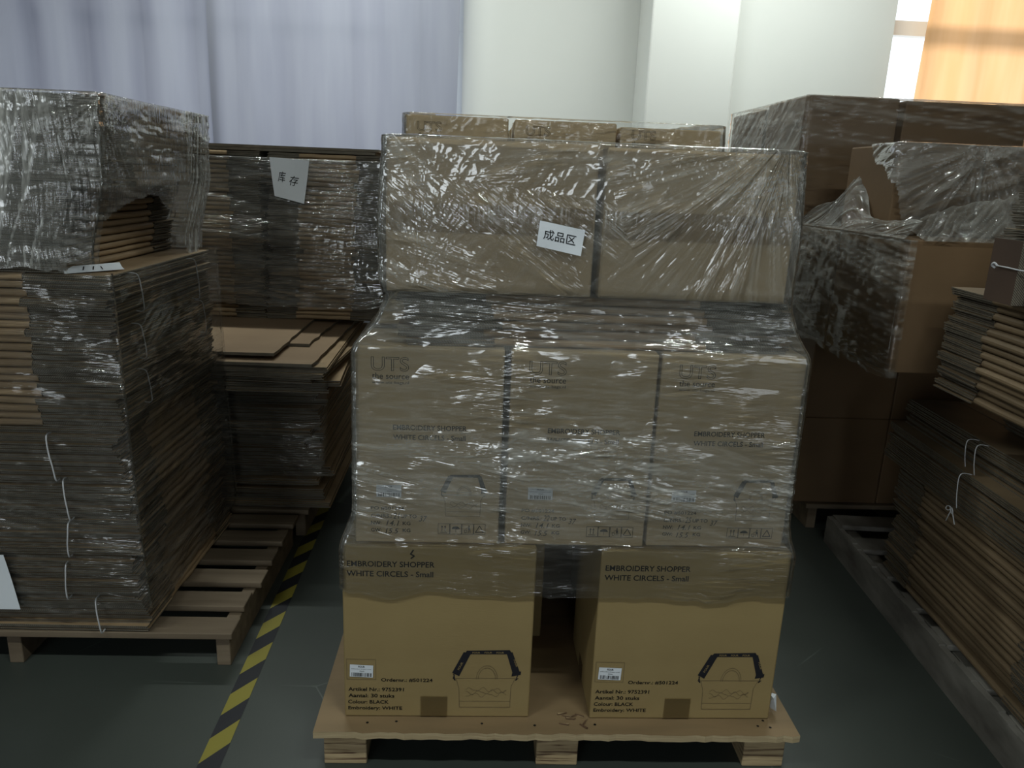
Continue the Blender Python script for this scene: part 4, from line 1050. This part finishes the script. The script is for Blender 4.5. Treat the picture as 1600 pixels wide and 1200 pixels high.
# right rear load
film('stretch_wrap', 'stretch film over the tall upper cartons of the right rear load', [
    (1.34, RX-0.035, RX+0.88, 3.105, 4.07), (1.775, RX-0.030, RX+0.875, 3.108, 4.07)], 0.008, FILMR, seed=110, sides='LFR',
    field=lambda U, Z: 0.9*streaks(U, Z, R(38), 3, 40, 111, 4)*band(U, -1.2, 0.0, 0.01)+0.8*streaks(U, Z, R(-5), 2.5, 45, 112, 5)*band(Z, 1.55, 1.8, 0.04)+0.13*band(U, 0.0, 0.36, 0.004)*band(Z, 1.59, 1.9, 0.004), amp=0.004, cap=0.12)  # last field term paints a window reflection as haze on the aisle-side carton
film('stretch_wrap', 'stretch film around the bulging second layer of the right rear load', [
    (0.86, RX-0.012, RX+0.88, 2.245, 3.63), (0.885, RX-0.018, RX+0.87, 2.245, 3.63), (1.285, RX-0.020, RX+0.86, 2.247, 3.62)], 0.007, FILMR, seed=120, sides='LF',
    field=lambda U, Z: 1.0*streaks(U, Z, R(-9), 2.2, 55, 121, 4)*band(Z, 1.15, 1.3, 0.03)+0.5*streaks(U, Z, R(-6), 3, 50, 122, 8)+0.5*streaks(U, Z, R(70), 5, 30, 123, 4)*band(U, -0.80, -0.55, 0.05)*band(Z, 0.95, 1.2, 0.04), amp=0.005, cap=0.16, keep=lambda u, z: u < 0.03)
def torn(u, z):
    return z > 1.30+0.22*np.clip(1-(u+0.36)/0.45, 0, 1)*vn(u*9, z*2, 131) - 0.05
film('stretch_wrap', 'torn whitish stretch film hanging off the low carton before the tall right rear ones', [
    (1.27, 1.300, 2.04, 2.50, 2.90), (1.36, 1.318, 2.04, 2.515, 2.895), (1.578, 1.325, 2.03, 2.528, 2.89)], 0.006, FILM, seed=130, sides='LFR',
    field=lambda U, Z: 0.9*fan(U, Z, 0.29, 1.58, 132, 15)*np.clip(1.1-2.6*np.hypot(U-0.25, Z-1.5), 0, 1)+0.55*streaks(U, Z, R(24), 4, 32, 133, 3)+0.25*vn(U*5, Z*6, 134)+0.3*streaks(U, Z, R(80), 3, 40, 135, 6)*band(U, 0.25, 0.6, 0.03),
    amp=0.010, cap=0.10, keep=lambda u, z: (z > 1.46-0.9*u-0.1*vn(u*14, z*9, 136)) | (u > 0.19), ragged=0.05)

def drape(name, label, lower, rise, n, nr, m, seed, amp=0.010, ang=R(60)):
    """torn loose film: rises from the polyline 'lower' by the vectors rise(t)"""
    Tt = np.linspace(0, 1, n+1)[None, :]; Vv = np.linspace(0, 1, nr+1)[:, None]
    L0 = np.array(lower, float); ts = np.linspace(0, 1, len(L0))
    B0 = np.stack([np.interp(Tt[0], ts, L0[:, k]) for k in range(3)], 1)
    Rv = np.array([rise(t) for t in Tt[0]])
    Uu = Tt*1.0+Vv*0; cre = streaks(Uu, Vv*0.35+Uu*0, ang, 3, 34, seed, 3) + 0.25*vn(Uu*9, Vv*3, seed+3)
    P = B0[None]+Rv[None]*Vv[:, :, None]
    P[:, :, 0] -= amp*cre*np.sin(pi*np.clip(Vv, 0, 1)); P[:, :, 1] -= 0.8*amp*cre*np.sin(pi*np.clip(Vv, 0, 1))
    P[:, :, 2] += 0.012*(vn(Uu*22, Vv*2, seed+5)-0.5)*Vv
    idx = np.arange((nr+1)*(n+1)).reshape(nr+1, n+1)
    F = np.stack([idx[:-1, :-1].ravel(), idx[:-1, 1:].ravel(), idx[1:, 1:].ravel(), idx[1:, :-1].ravel()], 1)
    me = bpy.data.meshes.new(name); me.from_pydata([tuple(p) for p in P.reshape(-1, 3)], [], F.tolist())
    me.polygons.foreach_set('use_smooth', np.ones(len(F), bool))
    uvl = me.uv_layers.new(name='UVMap'); vu = np.stack([Uu.ravel(), (Vv*0.3+Uu*0).ravel()], 1); uvl.data.foreach_set('uv', vu[F.ravel()].ravel())
    at = me.attributes.new('crease', 'FLOAT', 'POINT')
    edge = np.clip((Vv-0.88)/0.12, 0, 1)*0.5
    at.data.foreach_set('value', (0.10+0.8*cre+edge).ravel().astype(np.float32))
    al = me.attributes.new('layers', 'FLOAT', 'POINT'); al.data.foreach_set('value', np.ones(P.shape[0]*P.shape[1], np.float32)); me.materials.append(m)
    o = link_mesh(name, me); tag(o, label, 'stretch film', 'stretch film on the loads'); return o
def rise1(t):
    h = 0.02+0.17*math.exp(-((t-0.40)/0.13)**2)+0.05*math.exp(-((t-0.15)/0.12)**2)+0.035*t
    return (0.055+0.05*math.exp(-((t-0.40)/0.2)**2), 0.02, h)
drape('stretch_wrap', 'ragged flap of stretch film standing up from the edge of the right second layer',
      [(1.246, 3.12, 1.288), (1.246, 2.70, 1.292), (1.247, 2.26, 1.291)], rise1, 160, 24, FILMR, 200)
drape('stretch_wrap', 'loose film draped across the foot of the torn-film carton at right',
      [(1.30, 2.244, 1.288), (1.45, 2.242, 1.290), (1.70, 2.242, 1.288)], lambda t: (0.05-0.05*t, 0.22, 0.04+0.10*t), 110, 30, FILMR, 210, ang=R(35))
